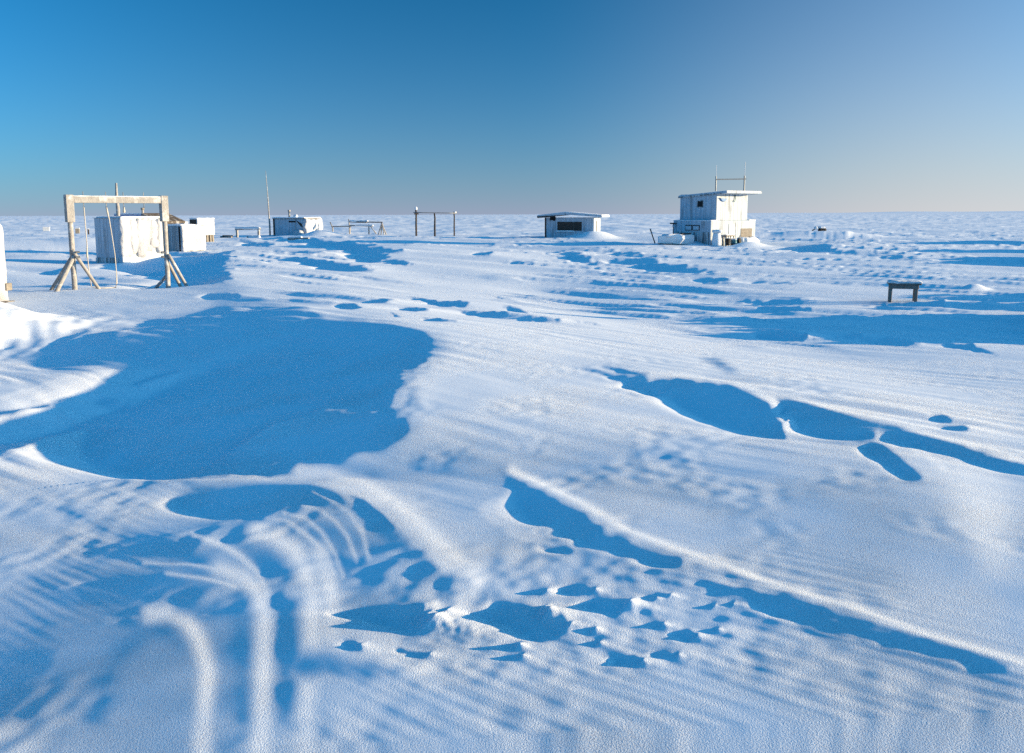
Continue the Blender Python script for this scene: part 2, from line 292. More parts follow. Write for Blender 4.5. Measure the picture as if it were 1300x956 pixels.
('shade',1.7,1,0.7,14,[(-13.28,51.60),(-12.13,50.37),(-10.12,47.88),(-9.14,43.28),(-10.87,46.49)]),
('shade',1.7,1,0.7,14,[(-22.07,75.08),(-20.52,73.51),(-15.77,60.04),(-15.24,57.10),(-19.52,66.43),(-21.87,72.50)]),
('shade',1.7,1,0.7,14,[(-23.11,84.36),(-20.20,78.75),(-13.13,65.66),(-12.10,63.56),(-7.94,51.88),(-5.12,42.37),(-5.93,43.13),(-5.44,38.37),(-4.83,37.02),(-3.80,35.52),(-3.64,33.51),(-4.45,34.84),(-5.39,36.69),(-6.37,41.60),(-8.05,47.49),(-10.23,53.74),(-11.81,59.08),(-14.56,64.41),(-18.76,73.15)]),
('shade',1.7,1,0.7,14,[(-7.92,44.65),(-7.67,46.65),(-5.50,37.39),(-5.40,35.87),(-6.64,39.13)]),
('shade',1.7,1,0.7,14,[(1.78,48.80),(2.68,46.66),(3.46,41.41),(3.83,37.29),(3.31,36.99),(2.85,40.39),(2.39,44.36)]),
('shade',1.7,1,0.7,14,[(4.96,46.39),(6.00,44.52),(6.10,42.27),(5.04,42.60)]),
('shade',1.7,1,0.7,14,[(3.96,38.57),(5.31,39.39),(5.78,38.42),(6.02,36.04),(6.34,35.07),(6.72,32.75),(7.06,30.74),(6.24,31.59),(5.45,33.00),(5.19,34.49),(4.45,37.64)]),
('shade',1.7,1,0.7,14,[(-0.07,38.42),(0.94,37.27),(0.93,36.89),(0.00,37.62)]),
('shade',1.7,1,0.7,14,[(-1.76,43.18),(-1.23,47.19),(-0.91,45.62),(-0.89,41.07)]),
('shade',1.7,1,0.7,14,[(2.05,26.81),(2.73,26.11),(3.15,24.95),(2.69,25.79)]),
('shade',1.7,1,0.7,14,[(5.65,29.12),(6.43,28.98),(6.99,28.29),(6.81,27.40),(6.30,27.43),(5.77,28.36)]),
('shade',1.7,1,0.7,14,[(7.28,27.80),(7.86,27.64),(8.43,26.13),(7.82,26.60)]),
('shade',1.7,1,0.7,14,[(5.11,22.27),(5.75,21.98),(6.71,21.69),(7.18,20.90),(6.54,21.13),(5.41,21.83)]),
('shade',1.7,1,0.7,14,[(5.03,21.48),(5.48,20.32),(6.07,19.59),(6.32,18.72),(5.87,18.95),(5.69,19.37),(5.29,20.19)]),
('shade',1.7,1,0.7,14,[(-2.35,20.79),(-1.88,20.40),(-0.82,18.52),(-1.03,18.24),(-1.54,19.01)]),
('shade',1.7,1,0.7,14,[(-2.19,17.61),(-1.84,17.48),(-1.53,17.22),(-1.77,16.79)]),
('shade',1.7,1,0.7,14,[(-1.16,17.71),(-0.85,17.37),(-0.28,17.19),(-0.03,16.70),(0.75,16.26),(0.86,15.97),(0.35,16.11),(-0.56,16.83),(-0.98,17.26)]),
('shade',1.7,1,0.7,14,[(-3.06,19.56),(-2.50,19.15),(-2.67,18.59)]),
('shade',1.7,1,0.7,14,[(-3.52,18.08),(-3.27,18.00),(-2.81,16.71),(-3.03,16.34)]),
('shade',1.7,1,0.7,14,[(-1.49,14.87),(-1.21,14.91),(-0.91,14.36),(-1.17,14.46)]),
('shade',1.7,1,0.7,14,[(-2.25,16.10),(-1.79,14.84),(-1.93,15.02)]),
('shade',1.7,1,0.7,14,[(-0.21,18.78),(0.11,18.20),(0.29,16.94),(-0.03,17.75)]),
('shade',1.7,1,0.7,14,[(0.94,16.45),(1.56,15.72),(1.25,15.95)]),
('shade',1.7,1,0.7,14,[(-0.50,23.80),(0.00,22.57),(-0.28,22.90)]),
('shade',1.7,1,0.7,14,[(16.46,55.68),(18.43,54.36),(16.68,46.56),(17.80,42.48),(17.86,39.04),(17.10,40.97),(16.28,45.67),(15.04,48.72)]),
('shade',1.7,1,0.7,14,[(7.86,20.78),(8.94,20.55),(9.61,20.28),(9.13,19.26),(8.50,20.36)]),
('shade',1.7,1,0.7,14,[(-18.03,35.14),(-17.93,36.17),(-18.34,37.54),(-15.55,31.10),(-16.56,32.00)]),
('shade',1.7,1,1,3,[(0.042,6.108),(0.162,6.215),(0.293,6.011),(0.291,5.673),(0.211,5.639),(0.106,5.816)]),
('shade',1.7,1,1,3,[(0.788,4.898),(0.864,4.917),(0.948,4.888),(0.940,4.783),(0.883,4.769)]),
('shade',1.6,1,1,3,[(-0.887,5.829),(-1.062,6.107),(-1.210,6.324),(-1.045,6.161),(-0.868,5.870),(-0.753,5.589),(-0.805,5.607)]),
]
RIDGES = [([(-2.922,7.552),(-2.646,7.702),(-2.475,8.131),(-2.289,8.546),(-2.111,8.669),(-1.934,8.755),(-1.872,9.045),(-1.828,9.425)],0.09,0.09,0.4)]
LUMPS = [(-0.391,4.277,0.033,0.094,0.019,0.5),(-0.432,4.325,0.023,0.063,0.013,-0.5),(-0.335,4.374,0.018,0.048,0.008,-0.5),(0.179,4.289,0.022,0.063,0.013,0.5),(0.158,4.326,0.023,0.063,0.013,0.5),(0.281,4.149,0.018,0.045,0.008,0.5),(0.588,4.334,0.023,0.063,0.013,0.5),(2.534,8.233,0.032,0.090,0.015,0.5),(2.486,7.986,0.025,0.070,0.012,-1.5),(4.866,14.804,0.046,0.130,0.022,0.5),(-5.589,11.044,0.029,0.081,0.013,0.5),(0.434,4.534,0.018,0.036,0.006,-0.5),(0.179,4.563,0.018,0.037,0.006,0.5),(0.734,4.395,0.018,0.035,0.005,0.5),(0.811,4.419,0.018,0.036,0.006,-1.5),(1.005,4.282,0.018,0.035,0.006,0.5),(1.099,4.283,0.018,0.035,0.006,-1.5),(0.721,4.107,0.018,0.035,0.006,-1.5),(0.858,3.978,0.018,0.035,0.005,-0.5),(0.395,4.093,0.018,0.035,0.005,0.5),(0.403,3.965,0.018,0.035,0.005,0.5),(0.738,3.808,0.018,0.035,0.005,-1.5),(0.574,3.769,0.018,0.035,0.005,-1.5),(0.031,3.981,0.018,0.035,0.005,0.5),(0.044,3.878,0.018,0.035,0.005,-1.5),(-0.718,4.046,0.018,0.035,0.005,0.5),(-0.383,3.929,0.018,0.035,0.005,-0.5),(0.028,3.985,0.018,0.035,0.005,-0.5),(0.966,4.027,0.018,0.035,0.005,0.5)]
import bpy, bmesh, random
from mathutils import Vector, Matrix
SUNX = math.radians(90)
sc = bpy.context.scene; col = sc.collection
# ---------------------------------------------------------------- relief
Q = solve_relief(MARKS)
WA = (.77, -.64); WB = (.64, .77)      # along / across the prevailing wind
def cr(a, t):                           # Catmull-Rom weights
    return (-.5*t+t*t-.5*t**3, 1-2.5*t*t+1.5*t**3, .5*t+2*t*t-1.5*t**3, -.5*t*t+.5*t**3)
def sample_q(px, p):
    j = np.clip((px-PX0)/SX, 1, NX-2.001); i = np.clip((p-P0)/SP, 1, NP-2.001)
    j0 = j.astype(int); i0 = i.astype(int); wa = cr(0, j-j0); wb = cr(0, i-i0)
    out = 0
    for m in range(4):
        r = 0
        for k in range(4): r = r+wa[k]*Q[np.minimum(i0-1+m, NP-1), np.minimum(j0-1+k, NX-1)]
        out = out+wb[m]*r
    fade = sstep(6, 22, p)*(1-sstep(1500, 1640, px))*sstep(-320, -180, px)
    return out*fade
EXTRA = [(6.6, 73.7, 1.7, .9, .75, -.3), (14.9, 57.0, 1.2, .8, .35, .5), (11.2, 58.6, 1.6, .9, .35, -.6), (-16.6, 42.0, 1.9, 1.0, .45, -.4), (-18.0, 87.2, 1.6, 1.0, .6, 0), (20.0, 78, 6, 3, .5, 0), (26, 75, 4.5, 2.0, .5, .1), (-30, 60, 6, 4, .6, 0), (-10.6, 16.3, 1.9, 1.4, .72, .25), (-9.6, 25.3, 1.0, 1.2, -.2, 0), (12.4, 24.3, .35, .3, .17, 0)]
BANK_Y = [0, 13.2, 14.4, 15.3, 16.3, 17.2, 17.75, 17.95, 18.3, 18.9, 22.4, 23.0, 29, 33.5, 35, 39.5, 41, 44, 45.5, 48.5, 50, 56, 58, 64, 66, 5000]
BANK_H = [0, 0, .50, .68, 1.0, 1.25, 1.38, .2, .15, .45, .45, .05, 0, .1, .85, .85, .1, .1, 1.0, 1.1, .1, .1, 1.4, 1.4, 0, 0]     # (x, y, rx, ry, height, turn) drifts piled by hand beyond the traced ones
def height(x, y):
    yy = np.maximum(y, .6)
    px, p = fan(x, yy)
    q = sample_q(px, p)*sstep(-2, 2.2, y)
    h = q*yy/F
    a = x*WA[0]+y*WA[1]; b = x*WB[0]+y*WB[1]
    d = np.hypot(x, y)
    patch = sstep(-.1, .4, perlin(x/7+3, y/9, 5)+.3*sstep(1, 9, x-.1*y)*sstep(17, 21, y)+.4*perlin(x/2.5, y/3.5, 9))
    n = perlin(a/5.2, b/1.15, 1)+.42*perlin(a/2.4, b/.55, 2)+.14*perlin(a/.8, b/.25, 3)-.1
    mid = sstep(12.5, 19, d)
    amp = .052*mid*(.1+.9*patch)*(1-.6*sstep(55, 140, d))
    h = h+amp*(sstep(-.22, .16, n)+.35*n)
    h = h+mid*.12*perlin(a/8, b/3.5, 4)*sstep(18, 34, d)*(1-.5*sstep(60, 100, d))
    h = h+.07*sstep(40, 100, d)*perlin(x/2.6, y/5, 21)+.15*sstep(60, 160, d)*perlin(x/7, y/20, 22)
    h = h+.22*sstep(90, 260, d)*perlin(x/45, y/70, 6)+.5*sstep(300, 900, d)*perlin(x/140, y/90, 7)
    # wind ripples on the near slopes
    near = 1-sstep(9, 17, d)
    rp = sstep(-.1, .5, perlin(x/2.2+11, y/2.2, 12))
    h = h+.010*(.3+rp)*perlin(a/2.4+.3*perlin(b*2, a, 3), b/.21, 13)*sstep(4.5, 8, d)*(1-sstep(16, 26, d))
    h = h+.008*perlin(a/3.2+.25*perlin(b*1.5, a*.7, 31), b/.36, 30)*sstep(7, 9.5, d)*(1-sstep(14, 19, d))*sstep(-2.5, -.8, x)*(1-sstep(2.5, 6, x)*.6)
    h = h+.0016*rp*perlin(a/.6, b/.06, 14)*near
    h = h+.004*near*perlin(x/.16, y/.16, 17)*sstep(-.1, .4, perlin(x/.9, y/.9, 18))
    h = h+.006*near*perlin(x/.55, y/.55, 15)*perlin(x/1.7, y/1.7, 16)
    hb = np.interp(y, BANK_Y, BANK_H)
    h = h+hb*(1+.65*perlin(y*1.1, x*.3, 41)+.35*perlin(y*3.1, x*.5, 42))*sstep(.585*yy, .625*yy+.8, x)*(1-sstep(.7*yy+2, .7*yy+6, x))
    h = h+.0035*sstep(-.9, -.3, x)*(1-sstep(1.0, 1.7, x))*sstep(3.5, 3.8, y)*(1-sstep(4.7, 5.2, y))*perlin(x/.12, y/.12, 61)
    # faint wind streaks on the hollow's floor, sculpted crust where drift shadows lie
    h = h+.014*perlin(a/2.2, b/.3, 71)*sstep(8.5, 9.5, d)*(1-sstep(15, 18, d))*(1-sstep(-2.2, -1.2, x))
    h = h+.05*sstep(13.2, 14.2, y)*(1-sstep(17.6, 18.6, y))*sstep(2, 4, x)*np.maximum(0, perlin(a/1.8, b/.4, 72)+.5*perlin(a/.8, b/.2, 73))
    h = h+.10*np.exp(-((x+9.8)/2.2)**2-((y-16.2)/1.8)**2)*(perlin(x/.7, y/.7, 74)+.5*perlin(x/.3, y/.3, 75))
    # sharp-nosed crumbs of crust, tapering downwind
    for ex, ey, rx, ry, eh, tn in LUMPS:
        w_ = (np.abs(x-ex) < 8*ry) & (np.abs(y-ey) < 8*ry)
        if not w_.any(): continue
        dx = x[w_]-ex; dy = y[w_]-ey; u = dx*.86-dy*.5; v = dx*.5+dy*.86
        u = np.where(u > 0, u/(ry*2.2), u/(rx*.6)); v = v/(ry*.8)
        h[w_] += eh*1.5*np.exp(-(u*u+v*v)**.62)*(1+.18*perlin(dx/.05+ex*9, dy/.05, 76))
    for pts, hh, wl, wr in RIDGES:
        bestd = np.full(x.shape, 1e9); side = np.zeros(x.shape)
        w_ = (x > min(p[0] for p in pts)-3) & (x < max(p[0] for p in pts)+3) & (y > min(p[1] for p in pts)-3) & (y < max(p[1] for p in pts)+3)
        xs, ys = x[w_], y[w_]; bd = np.full(xs.shape, 1e9); sd = np.zeros(xs.shape); tt = np.zeros(xs.shape)
        for k in range(len(pts)-1):
            (xa, ya), (xb, yb) = pts[k], pts[k+1]; vx, vy = xb-xa, yb-ya
            t = np.clip(((xs-xa)*vx+(ys-ya)*vy)/(vx*vx+vy*vy), 0, 1); dd = np.hypot(xs-xa-t*vx, ys-ya-t*vy)
            m_ = dd < bd; bd = np.where(m_, dd, bd); sd = np.where(m_, (xs-xa)*vy-(ys-ya)*vx, sd); tt = np.where(m_, (k+t)/(len(pts)-1), tt)
        h[w_] += hh*np.where(sd > 0, np.exp(-(bd/wr)**1.5), np.exp(-(bd/wl)**1.5))*(1-np.exp(-((xs-pts[0][0])**2+(ys-pts[0][1])**2)/.5))*(1-np.exp(-((xs-pts[-1][0])**2+(ys-pts[-1][1])**2)/.8))
    for ex, ey, rx, ry, eh, tn in EXTRA:
        dx = x-ex; dy = y-ey; c, s = math.cos(tn), math.sin(tn)
        u = (dx*c+dy*s)/rx; v = (-dx*s+dy*c)/ry
        h = h+eh*np.exp(-(u*u+v*v)**1.3)
    return h
def ground(x, y):
    return float(height(np.array([float(x)]), np.array([float(y)]))[0])
def build_snow():
    pxs = np.arange(-310, 1611, 1.2)
    st = 1.2; e = []
    v = 0.
    while v < F*60:
        st = min(st*1.09, 9000); v += st; e.append(v)
    e = np.array(e)
    pxs = np.r_[(-310-e)[::-1], pxs, 1610+e]
    u = (pxs-CX)/F
    rows = []
    p = .30
    while p < 12: rows.append(p); p *= 1.045
    while p < 40: rows.append(p); p += .45
    while p < 120: rows.append(p); p += .7
    while p < 705: rows.append(p); p += 1.0
    while p < 2500: rows.append(p); p *= 1.05
    Y = F*HC/np.array(rows)
    X = u[None]*Y[:, None]; YY = np.repeat(Y[:, None], len(u), 1)
    # behind the eye the sheet carries on
    ymin = Y[-1]
    bk = [(ymin-.4, 1.0), (ymin-1.2, 1.0), (ymin-3, 1.2), (ymin-8, 2), (ymin-25, 5), (ymin-90, 20), (ymin-400, 60), (ymin-3000, 80)]
    for yb, s in bk:
        X = np.vstack([X, (u*ymin*s)[None]]); YY = np.vstack([YY, np.full((1, len(u)), yb)])
    Z = height(X.ravel(), YY.ravel())
    n, m = X.shape
    me = bpy.data.meshes.new('snow_ground')
    co = np.stack([X.ravel(), YY.ravel(), Z], 1).astype(np.float32)
    me.vertices.add(n*m); me.vertices.foreach_set('co', co.ravel())
    idx = np.arange(n*m).reshape(n, m)
    f = np.stack([idx[1:, :-1], idx[1:, 1:], idx[:-1, 1:], idx[:-1, :-1]], -1).reshape(-1, 4).astype(np.int32)
    nf = len(f)
    me.loops.add(nf*4); me.loops.foreach_set('vertex_index', f.ravel())
    me.polygons.add(nf); me.polygons.foreach_set('loop_start', np.arange(0, nf*4, 4, dtype=np.int32))
    me.update(calc_edges=True)
    me.polygons.foreach_set('use_smooth', np.ones(nf, bool))
    me.validate()
    o = bpy.data.objects.new('snow_ground', me); col.objects.link(o)
    o['kind'] = 'structure'
    return o
# ---------------------------------------------------------------- materials
def nmat(name):
    m = bpy.data.materials.new(name); m.use_nodes = True
    nt = m.node_tree; return m, nt, nt.nodes['Principled BSDF'], nt.nodes, nt.links
def snow_mat(name='snow', grain=1.0, colr=(.86, .87, .89)):
    m, nt, b, N, L = nmat(name)
    b.inputs['Base Color'].default_value = (*colr, 1); b.inputs['Roughness'].default_value = .75
    b.inputs['Specular IOR Level'].default_value = .15
    tc = N.new('ShaderNodeTexCoord')
    n1 = N.new('ShaderNodeTexNoise'); n1.inputs['Scale'].default_value = 150; n1.inputs['Detail'].default_value = 3; n1.inputs['Roughness'].default_value = .6
    L.new(tc.outputs['Object'], n1.inputs['Vector'])
    bp = N.new('ShaderNodeBump'); bp.inputs['Strength'].default_value = 1; bp.inputs['Distance'].default_value = .012*grain
    # coarse loose grains near the path, finer polished crust farther out on the plain
    ln = N.new('ShaderNodeVectorMath'); ln.operation = 'LENGTH'; L.new(tc.outputs['Object'], ln.inputs[0])
    mr = N.new('ShaderNodeMapRange'); L.new(ln.outputs['Value'], mr.inputs['Value'])
    for k, v in zip(('From Min', 'From Max', 'To Min', 'To Max'), (5.5, 15, .0088*grain, .0035*grain)): mr.inputs[k].default_value = v
    n2 = N.new('ShaderNodeTexNoise'); n2.inputs['Scale'].default_value = .9; n2.inputs['Detail'].default_value = 4; L.new(tc.outputs['Object'], n2.inputs['Vector'])
    m2 = N.new('ShaderNodeMapRange'); L.new(n2.outputs['Fac'], m2.inputs['Value'])
    for k, v in zip(('From Min', 'From Max', 'To Min', 'To Max'), (.38, .62, .25, 1.4)): m2.inputs[k].default_value = v
    mu = N.new('ShaderNodeMath'); mu.operation = 'MULTIPLY'; L.new(mr.outputs[0], mu.inputs[0]); L.new(m2.outputs[0], mu.inputs[1])
    L.new(mu.outputs[0], bp.inputs['Distance'])
    L.new(n1.outputs['Fac'], bp.inputs['Height']); L.new(bp.outputs['Normal'], b.inputs['Normal'])
    return m
SNOW = snow_mat('snow')
snow_ground = build_snow(); snow_ground.data.materials.append(SNOW)
# ---------------------------------------------------------------- small kit
def mat_plain(name, c, rough=.8, var=.25, scale=6, bump=.004, bscale=40, metal=0, stretch=(1, 1, 1), dirt=None, dirt_amt=.5):
    """a slightly uneven procedural surface; dirt = second colour in patches"""
    m, nt, b, N, L = nmat(name)
    b.inputs['Roughness'].default_value = rough; b.inputs['Metallic'].default_value = metal
    b.inputs['Specular IOR Level'].default_value = .25
    tc = N.new('ShaderNodeTexCoord'); mp = N.new('ShaderNodeMapping'); mp.inputs['Scale'].default_value = stretch
    L.new(tc.outputs['Object'], mp.inputs['Vector'])
    n1 = N.new('ShaderNodeTexNoise'); n1.inputs['Scale'].default_value = scale; n1.inputs['Detail'].default_value = 5
    L.new(mp.outputs[0], n1.inputs['Vector'])
    r = N.new('ShaderNodeValToRGB')
    r.color_ramp.elements[0].position = .3; r.color_ramp.elements[1].position = .7
    r.color_ramp.elements[0].color = (*[v*(1-var) for v in c], 1); r.color_ramp.elements[1].color = (*[min(1, v*(1+var*.5)) for v in c], 1)
    L.new(n1.outputs['Fac'], r.inputs['Fac']); out = r.outputs['Color']
    if dirt:
        n2 = N.new('ShaderNodeTexNoise'); n2.inputs['Scale'].default_value = scale*.55; n2.inputs['Detail'].default_value = 6
        L.new(mp.outputs[0], n2.inputs['Vector'])
        r2 = N.new('ShaderNodeValToRGB'); r2.color_ramp.elements[0].position = .62-.25*dirt_amt; r2.color_ramp.elements[1].position = .72-.2*dirt_amt
        L.new(n2.outputs['Fac'], r2.inputs['Fac'])
        mx = N.new('ShaderNodeMixRGB'); L.new(r2.outputs['Color'], mx.inputs['Fac']); L.new(out, mx.inputs['Color1']); mx.inputs['Color2'].default_value = (*dirt, 1); out = mx.outputs['Color']
    L.new(out, b.inputs['Base Color'])
    n3 = N.new('ShaderNodeTexNoise'); n3.inputs['Scale'].default_value = bscale; n3.inputs['Detail'].default_value = 4
    L.new(mp.outputs[0], n3.inputs['Vector'])
    bp = N.new('ShaderNodeBump'); bp.inputs['Strength'].default_value = 1; bp.inputs['Distance'].default_value = bump
    L.new(n3.outputs['Fac'], bp.inputs['Height']); L.new(bp.outputs['Normal'], b.inputs['Normal'])
    return m
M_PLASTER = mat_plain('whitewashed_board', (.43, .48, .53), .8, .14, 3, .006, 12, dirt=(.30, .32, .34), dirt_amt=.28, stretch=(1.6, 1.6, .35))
def boards(m, every=.3):
    """upright board joints worked into a wall's colour and relief"""
    nt = m.node_tree; N, L = nt.nodes, nt.links; b = N['Principled BSDF']
    tc = N.new('ShaderNodeTexCoord'); sp = N.new('ShaderNodeSeparateXYZ'); L.new(tc.outputs['Object'], sp.inputs[0])
    ad = N.new('ShaderNodeMath'); ad.operation = 'ADD'; L.new(sp.outputs['X'], ad.inputs[0]); L.new(sp.outputs['Y'], ad.inputs[1])
    pp = N.new('ShaderNodeMath'); pp.operation = 'PINGPONG'; L.new(ad.outputs[0], pp.inputs[0]); pp.inputs[1].default_value = every/2
    mr = N.new('ShaderNodeMapRange'); L.new(pp.outputs[0], mr.inputs['Value'])
    for k, v in zip(('From Min', 'From Max', 'To Min', 'To Max'), (.004, .03, .62, 1)): mr.inputs[k].default_value = v
    src = b.inputs['Base Color'].links[0].from_socket
    mx = N.new('ShaderNodeVectorMath'); mx.operation = 'SCALE'; L.new(src, mx.inputs[0]); L.new(mr.outputs[0], mx.inputs['Scale']); L.new(mx.outputs[0], b.inputs['Base Color'])
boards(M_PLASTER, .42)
M_STAIN = mat_plain('stained_board', (.50, .50, .50), .8, .2, 3, .006, 14, dirt=(.16, .17, .17), dirt_amt=.75, stretch=(3, 3, .35))
M_SNOWC = snow_mat('caked_snow', 1.6, (.72, .72, .73))
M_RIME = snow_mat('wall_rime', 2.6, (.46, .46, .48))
M_TIMBER = mat_plain('weathered_timber', (.33, .30, .27), .85, .3, 9, .004, 40, stretch=(1, 1, .15))
M_FROST = mat_plain('frosted_timber', (.31, .29, .27), .85, .2, 9, .012, 30, dirt=(.5, .48, .46), dirt_amt=.3)
M_DARK = mat_plain('dark_boards', (.055, .043, .035), .85, .4, 8, .006, 30, stretch=(.3, .3, 3))
M_TABLE = mat_plain('dark_weathered_wood', (.22, .18, .15), .85, .35, 9, .004, 40, stretch=(1, 1, .3))
M_BLACK = mat_plain('black_rubber', (.012, .012, .013), .7, .3)
M_BROWN = mat_plain('brown_lumber', (.10, .08, .065), .85, .5, 5, .01, 20, dirt=(.3, .28, .26), dirt_amt=.4)
M_GREY = mat_plain('grey_boards', (.34, .345, .35), .8, .35, 14, .01, 20, stretch=(2.5, 2.5, .05))
M_METAL = mat_plain('galvanised_pipe', (.18, .19, .2), .5, .3, 10, .002, 30, metal=.6)
M_PALE = mat_plain('pale_metal', (.5, .52, .54), .5, .2)
M_ROPE = mat_plain('rope', (.50, .45, .38), .9, .25, 60, .003, 200)
M_TAN = mat_plain('tan_boards', (.24, .21, .175), .85, .3, 6, .004, 30, stretch=(1, 1, 3))
M_TARP = mat_plain('blue_paint', (.10, .22, .42), .6, .2)
M_TEAL = mat_plain('teal_paint', (.10, .25, .28), .6, .3)
M_ICE = mat_plain('frosted_glass', (.48, .52, .56), .25, .15)

def obj(name, bm, m, parent=None, smooth=False):
    me = bpy.data.meshes.new(name); bmesh.ops.recalc_face_normals(bm, faces=bm.faces[:]); bm.to_mesh(me); bm.free()
    if smooth:
        for p in me.polygons: p.use_smooth = True
    me.materials.append(m)
    o = bpy.data.objects.new(name, me); col.objects.link(o)
    if parent: o.parent = parent
    return o
def thing(name, label, cat, loc, deg=0, group=None):
    o = bpy.data.objects.new(name, None); col.objects.link(o); o.empty_display_size = .3
    o.location = loc; o.rotation_euler = (0, 0, math.radians(deg)); tag(o, label, cat, group); return o
def tag(o, label, cat, group=None):
    o['label'] = label; o['category'] = cat
    if group: o['group'] = group
    return o
def at(x, y, dz=0): return (x, y, ground(x, y)+dz)
def bx(bm, x0, x1, y0, y1, z0, z1, bev=.008, seg=1):
    r = bmesh.ops.create_cube(bm, size=1)
    for v in r['verts']:
        v.co = Vector((x0 if v.co.x < 0 else x1, y0 if v.co.y < 0 else y1, z0 if v.co.z < 0 else z1))
    if bev > 0:
        es = list({e for v in r['verts'] for e in v.link_edges})
        bmesh.ops.bevel(bm, geom=es, offset=bev, segments=seg, affect='EDGES', profile=.6)
    return bm
def box(x0, x1, y0, y1, z0, z1, bev=.008, seg=1): return bx(bmesh.new(), x0, x1, y0, y1, z0, z1, bev, seg)
def tube(bm, pts, rad, n=8, wob=0, seed=0):
    """round bar along points; rad may be a list"""
    pts = [Vector(p) for p in pts]; rs = rad if isinstance(rad, (list, tuple)) else [rad]*len(pts)
    rnd = random.Random(seed); rings = []
    for i, p in enumerate(pts):
        d = (pts[min(i+1, len(pts)-1)]-pts[max(i-1, 0)]).normalized()
        a = d.orthogonal().normalized() if abs(d.z) < .9 else Vector((1, 0, 0))
        a = (a-d*a.dot(d)).normalized(); b = d.cross(a)
        rings.append([bm.verts.new(p+(a*math.cos(t)+b*math.sin(t))*rs[i]*(1+wob*(rnd.random()-.5))) for t in [2*math.pi*k/n for k in range(n)]])
    for i in range(len(rings)-1):
        for k in range(n): bm.faces.new((rings[i][k], rings[i][(k+1) % n], rings[i+1][(k+1) % n], rings[i+1][k]))
    bm.faces.new(rings[0][::-1]); bm.faces.new(rings[-1]); return bm
def bar(a, b, r, n=8, wob=0, seed=0, k=1):
    a, b = Vector(a), Vector(b)
    return tube(bmesh.new(), [a.lerp(b, i/k) for i in range(k+1)], r, n, wob, seed)
def caked(x0, x1, y0, y1, z0, z1, amp=.05, step=.12, seed=0, freq=2.2, round_=.6):
    """a block of wind-packed snow: a gridded box with lumpy faces and rounded rims"""
    bm = bmesh.new(); bmesh.ops.create_cube(bm, size=1)
    n = max(3, min(26, int(max(x1-x0, y1-y0, z1-z0)/step)))
    bmesh.ops.subdivide_edges(bm, edges=bm.edges[:], cuts=n, use_grid_fill=True)
    c = Vector(((x0+x1)/2, (y0+y1)/2, (z0+z1)/2)); s = Vector((x1-x0, y1-y0, z1-z0)); r = round_*min(s.x, s.y, s.z)*.5
    vs = list(bm.verts)
    P = []
    for v in vs:
        q = Vector((v.co.x*s.x, v.co.y*s.y, v.co.z*s.z))
        k = Vector([max(-s[i]/2+r, min(s[i]/2-r, q[i])) for i in range(3)]); d = q-k
        if d.length > 1e-6: nn = d.normalized(); q = k+nn*r
        else: nn = Vector((0, 0, 1))
        P.append((q+c, nn))
    X = np.array([[p.x, p.y, p.z] for p, _ in P])
    def n3(f, sd): return perlin(X[:, 0]*f+X[:, 2]*f*.71+3.1, X[:, 1]*f-X[:, 2]*f*.63+1.7, sd)
    no = n3(freq, seed)+.6*n3(freq*2.3, seed+1)+.3*n3(freq*5, seed+2)
    for v, (p, nn), a in zip(vs, P, no): v.co = p+nn*float(a)*amp
    return bm
def prism(pts, y0, y1, bev=0):
    """outline in x/z pushed along y"""
    bm = bmesh.new(); a = [bm.verts.new((x, y0, z)) for x, z in pts]; b = [bm.verts.new((x, y1, z)) for x, z in pts]
    n = len(pts); bm.faces.new(a); bm.faces.new(b[::-1])
    for i in range(n): bm.faces.new((a[i], b[i], b[(i+1) % n], a[(i+1) % n]))
    if bev: bmesh.ops.bevel(bm, geom=bm.edges[:], offset=bev, segments=2, affect='EDGES', profile=.6)
    return bm

# ---------------------------------------------------------------- swing frame and what hangs from it
SWL = Vector((-11.42, 23.64)); SWD = 42.7; SWW = 2.46
zL = ground(SWL.x, SWL.y); zR = ground(SWL.x+SWW*math.cos(math.radians(SWD)), SWL.y+SWW*math.sin(math.radians(SWD)))
sw = thing('swing_set', 'frost-covered timber swing frame with braced posts and one thick crossbeam', 'swing frame', (SWL.x, SWL.y, 0), SWD)
# local axes: x along the beam, -y towards the front
def post(x, zb):
    o = obj('post', bar((x, 0, zb-.4), (x, 0, 1.9), 0.066, 12, .12, int(x*7), 14), M_FROST, sw, True)
    return o
post(0, zL); post(SWW, zR)
for x, s in ((0, 1), (SWW, 1)): obj('post_sleeve', box(x-.098, x+.098, -.095, .095, 1.83, 2.535, .012), M_FROST, sw)
obj('crossbeam', box(.10, SWW-.10, -.085, .085, 2.325, 2.50, .015, 2), M_FROST, sw)
obj('snow_cap', caked(-.10, SWW+.10, -.085, .085, 2.49, 2.515, .006, .09, 4, 4, .9), M_SNOWC, sw, True)
def brace(x, dx, dy, zt, zb, r=.052, fy=0, sd=1, m=None):
    obj('brace', bar((x, fy, zt), (x+dx*1.12, fy+dy*1.12, zb-.12), r, 10, .1, sd, 6), m or M_FROST, sw, True)
brace(-.04, .56, -.12, 1.12, zL, .045, -.13, 1, M_TIMBER)
brace(.02, -.52, -.10, .98, zL, .056, -.08, 2)
brace(.0, -.42, .45, .92, zL, .045, .09, 3, M_TIMBER)
brace(SWW+.02, .50, -.05, .92, zR, .046, -.09, 4)
brace(SWW+.02, .46, .16, .78, zR, .046, .06, 5, M_TIMBER)
brace(SWW-.02, -.10, .7, .30, zR, .046, .08, 6)
for z in (1.06, .93): obj('bolt', bar((.02, -.19, z), (.12, -.19, z), .03, 6), M_METAL, sw)
for z in (.86, .98): obj('bolt', bar((SWW-.15, -.02, z), (SWW-.07, -.02, z), .035, 6), M_METAL, sw)
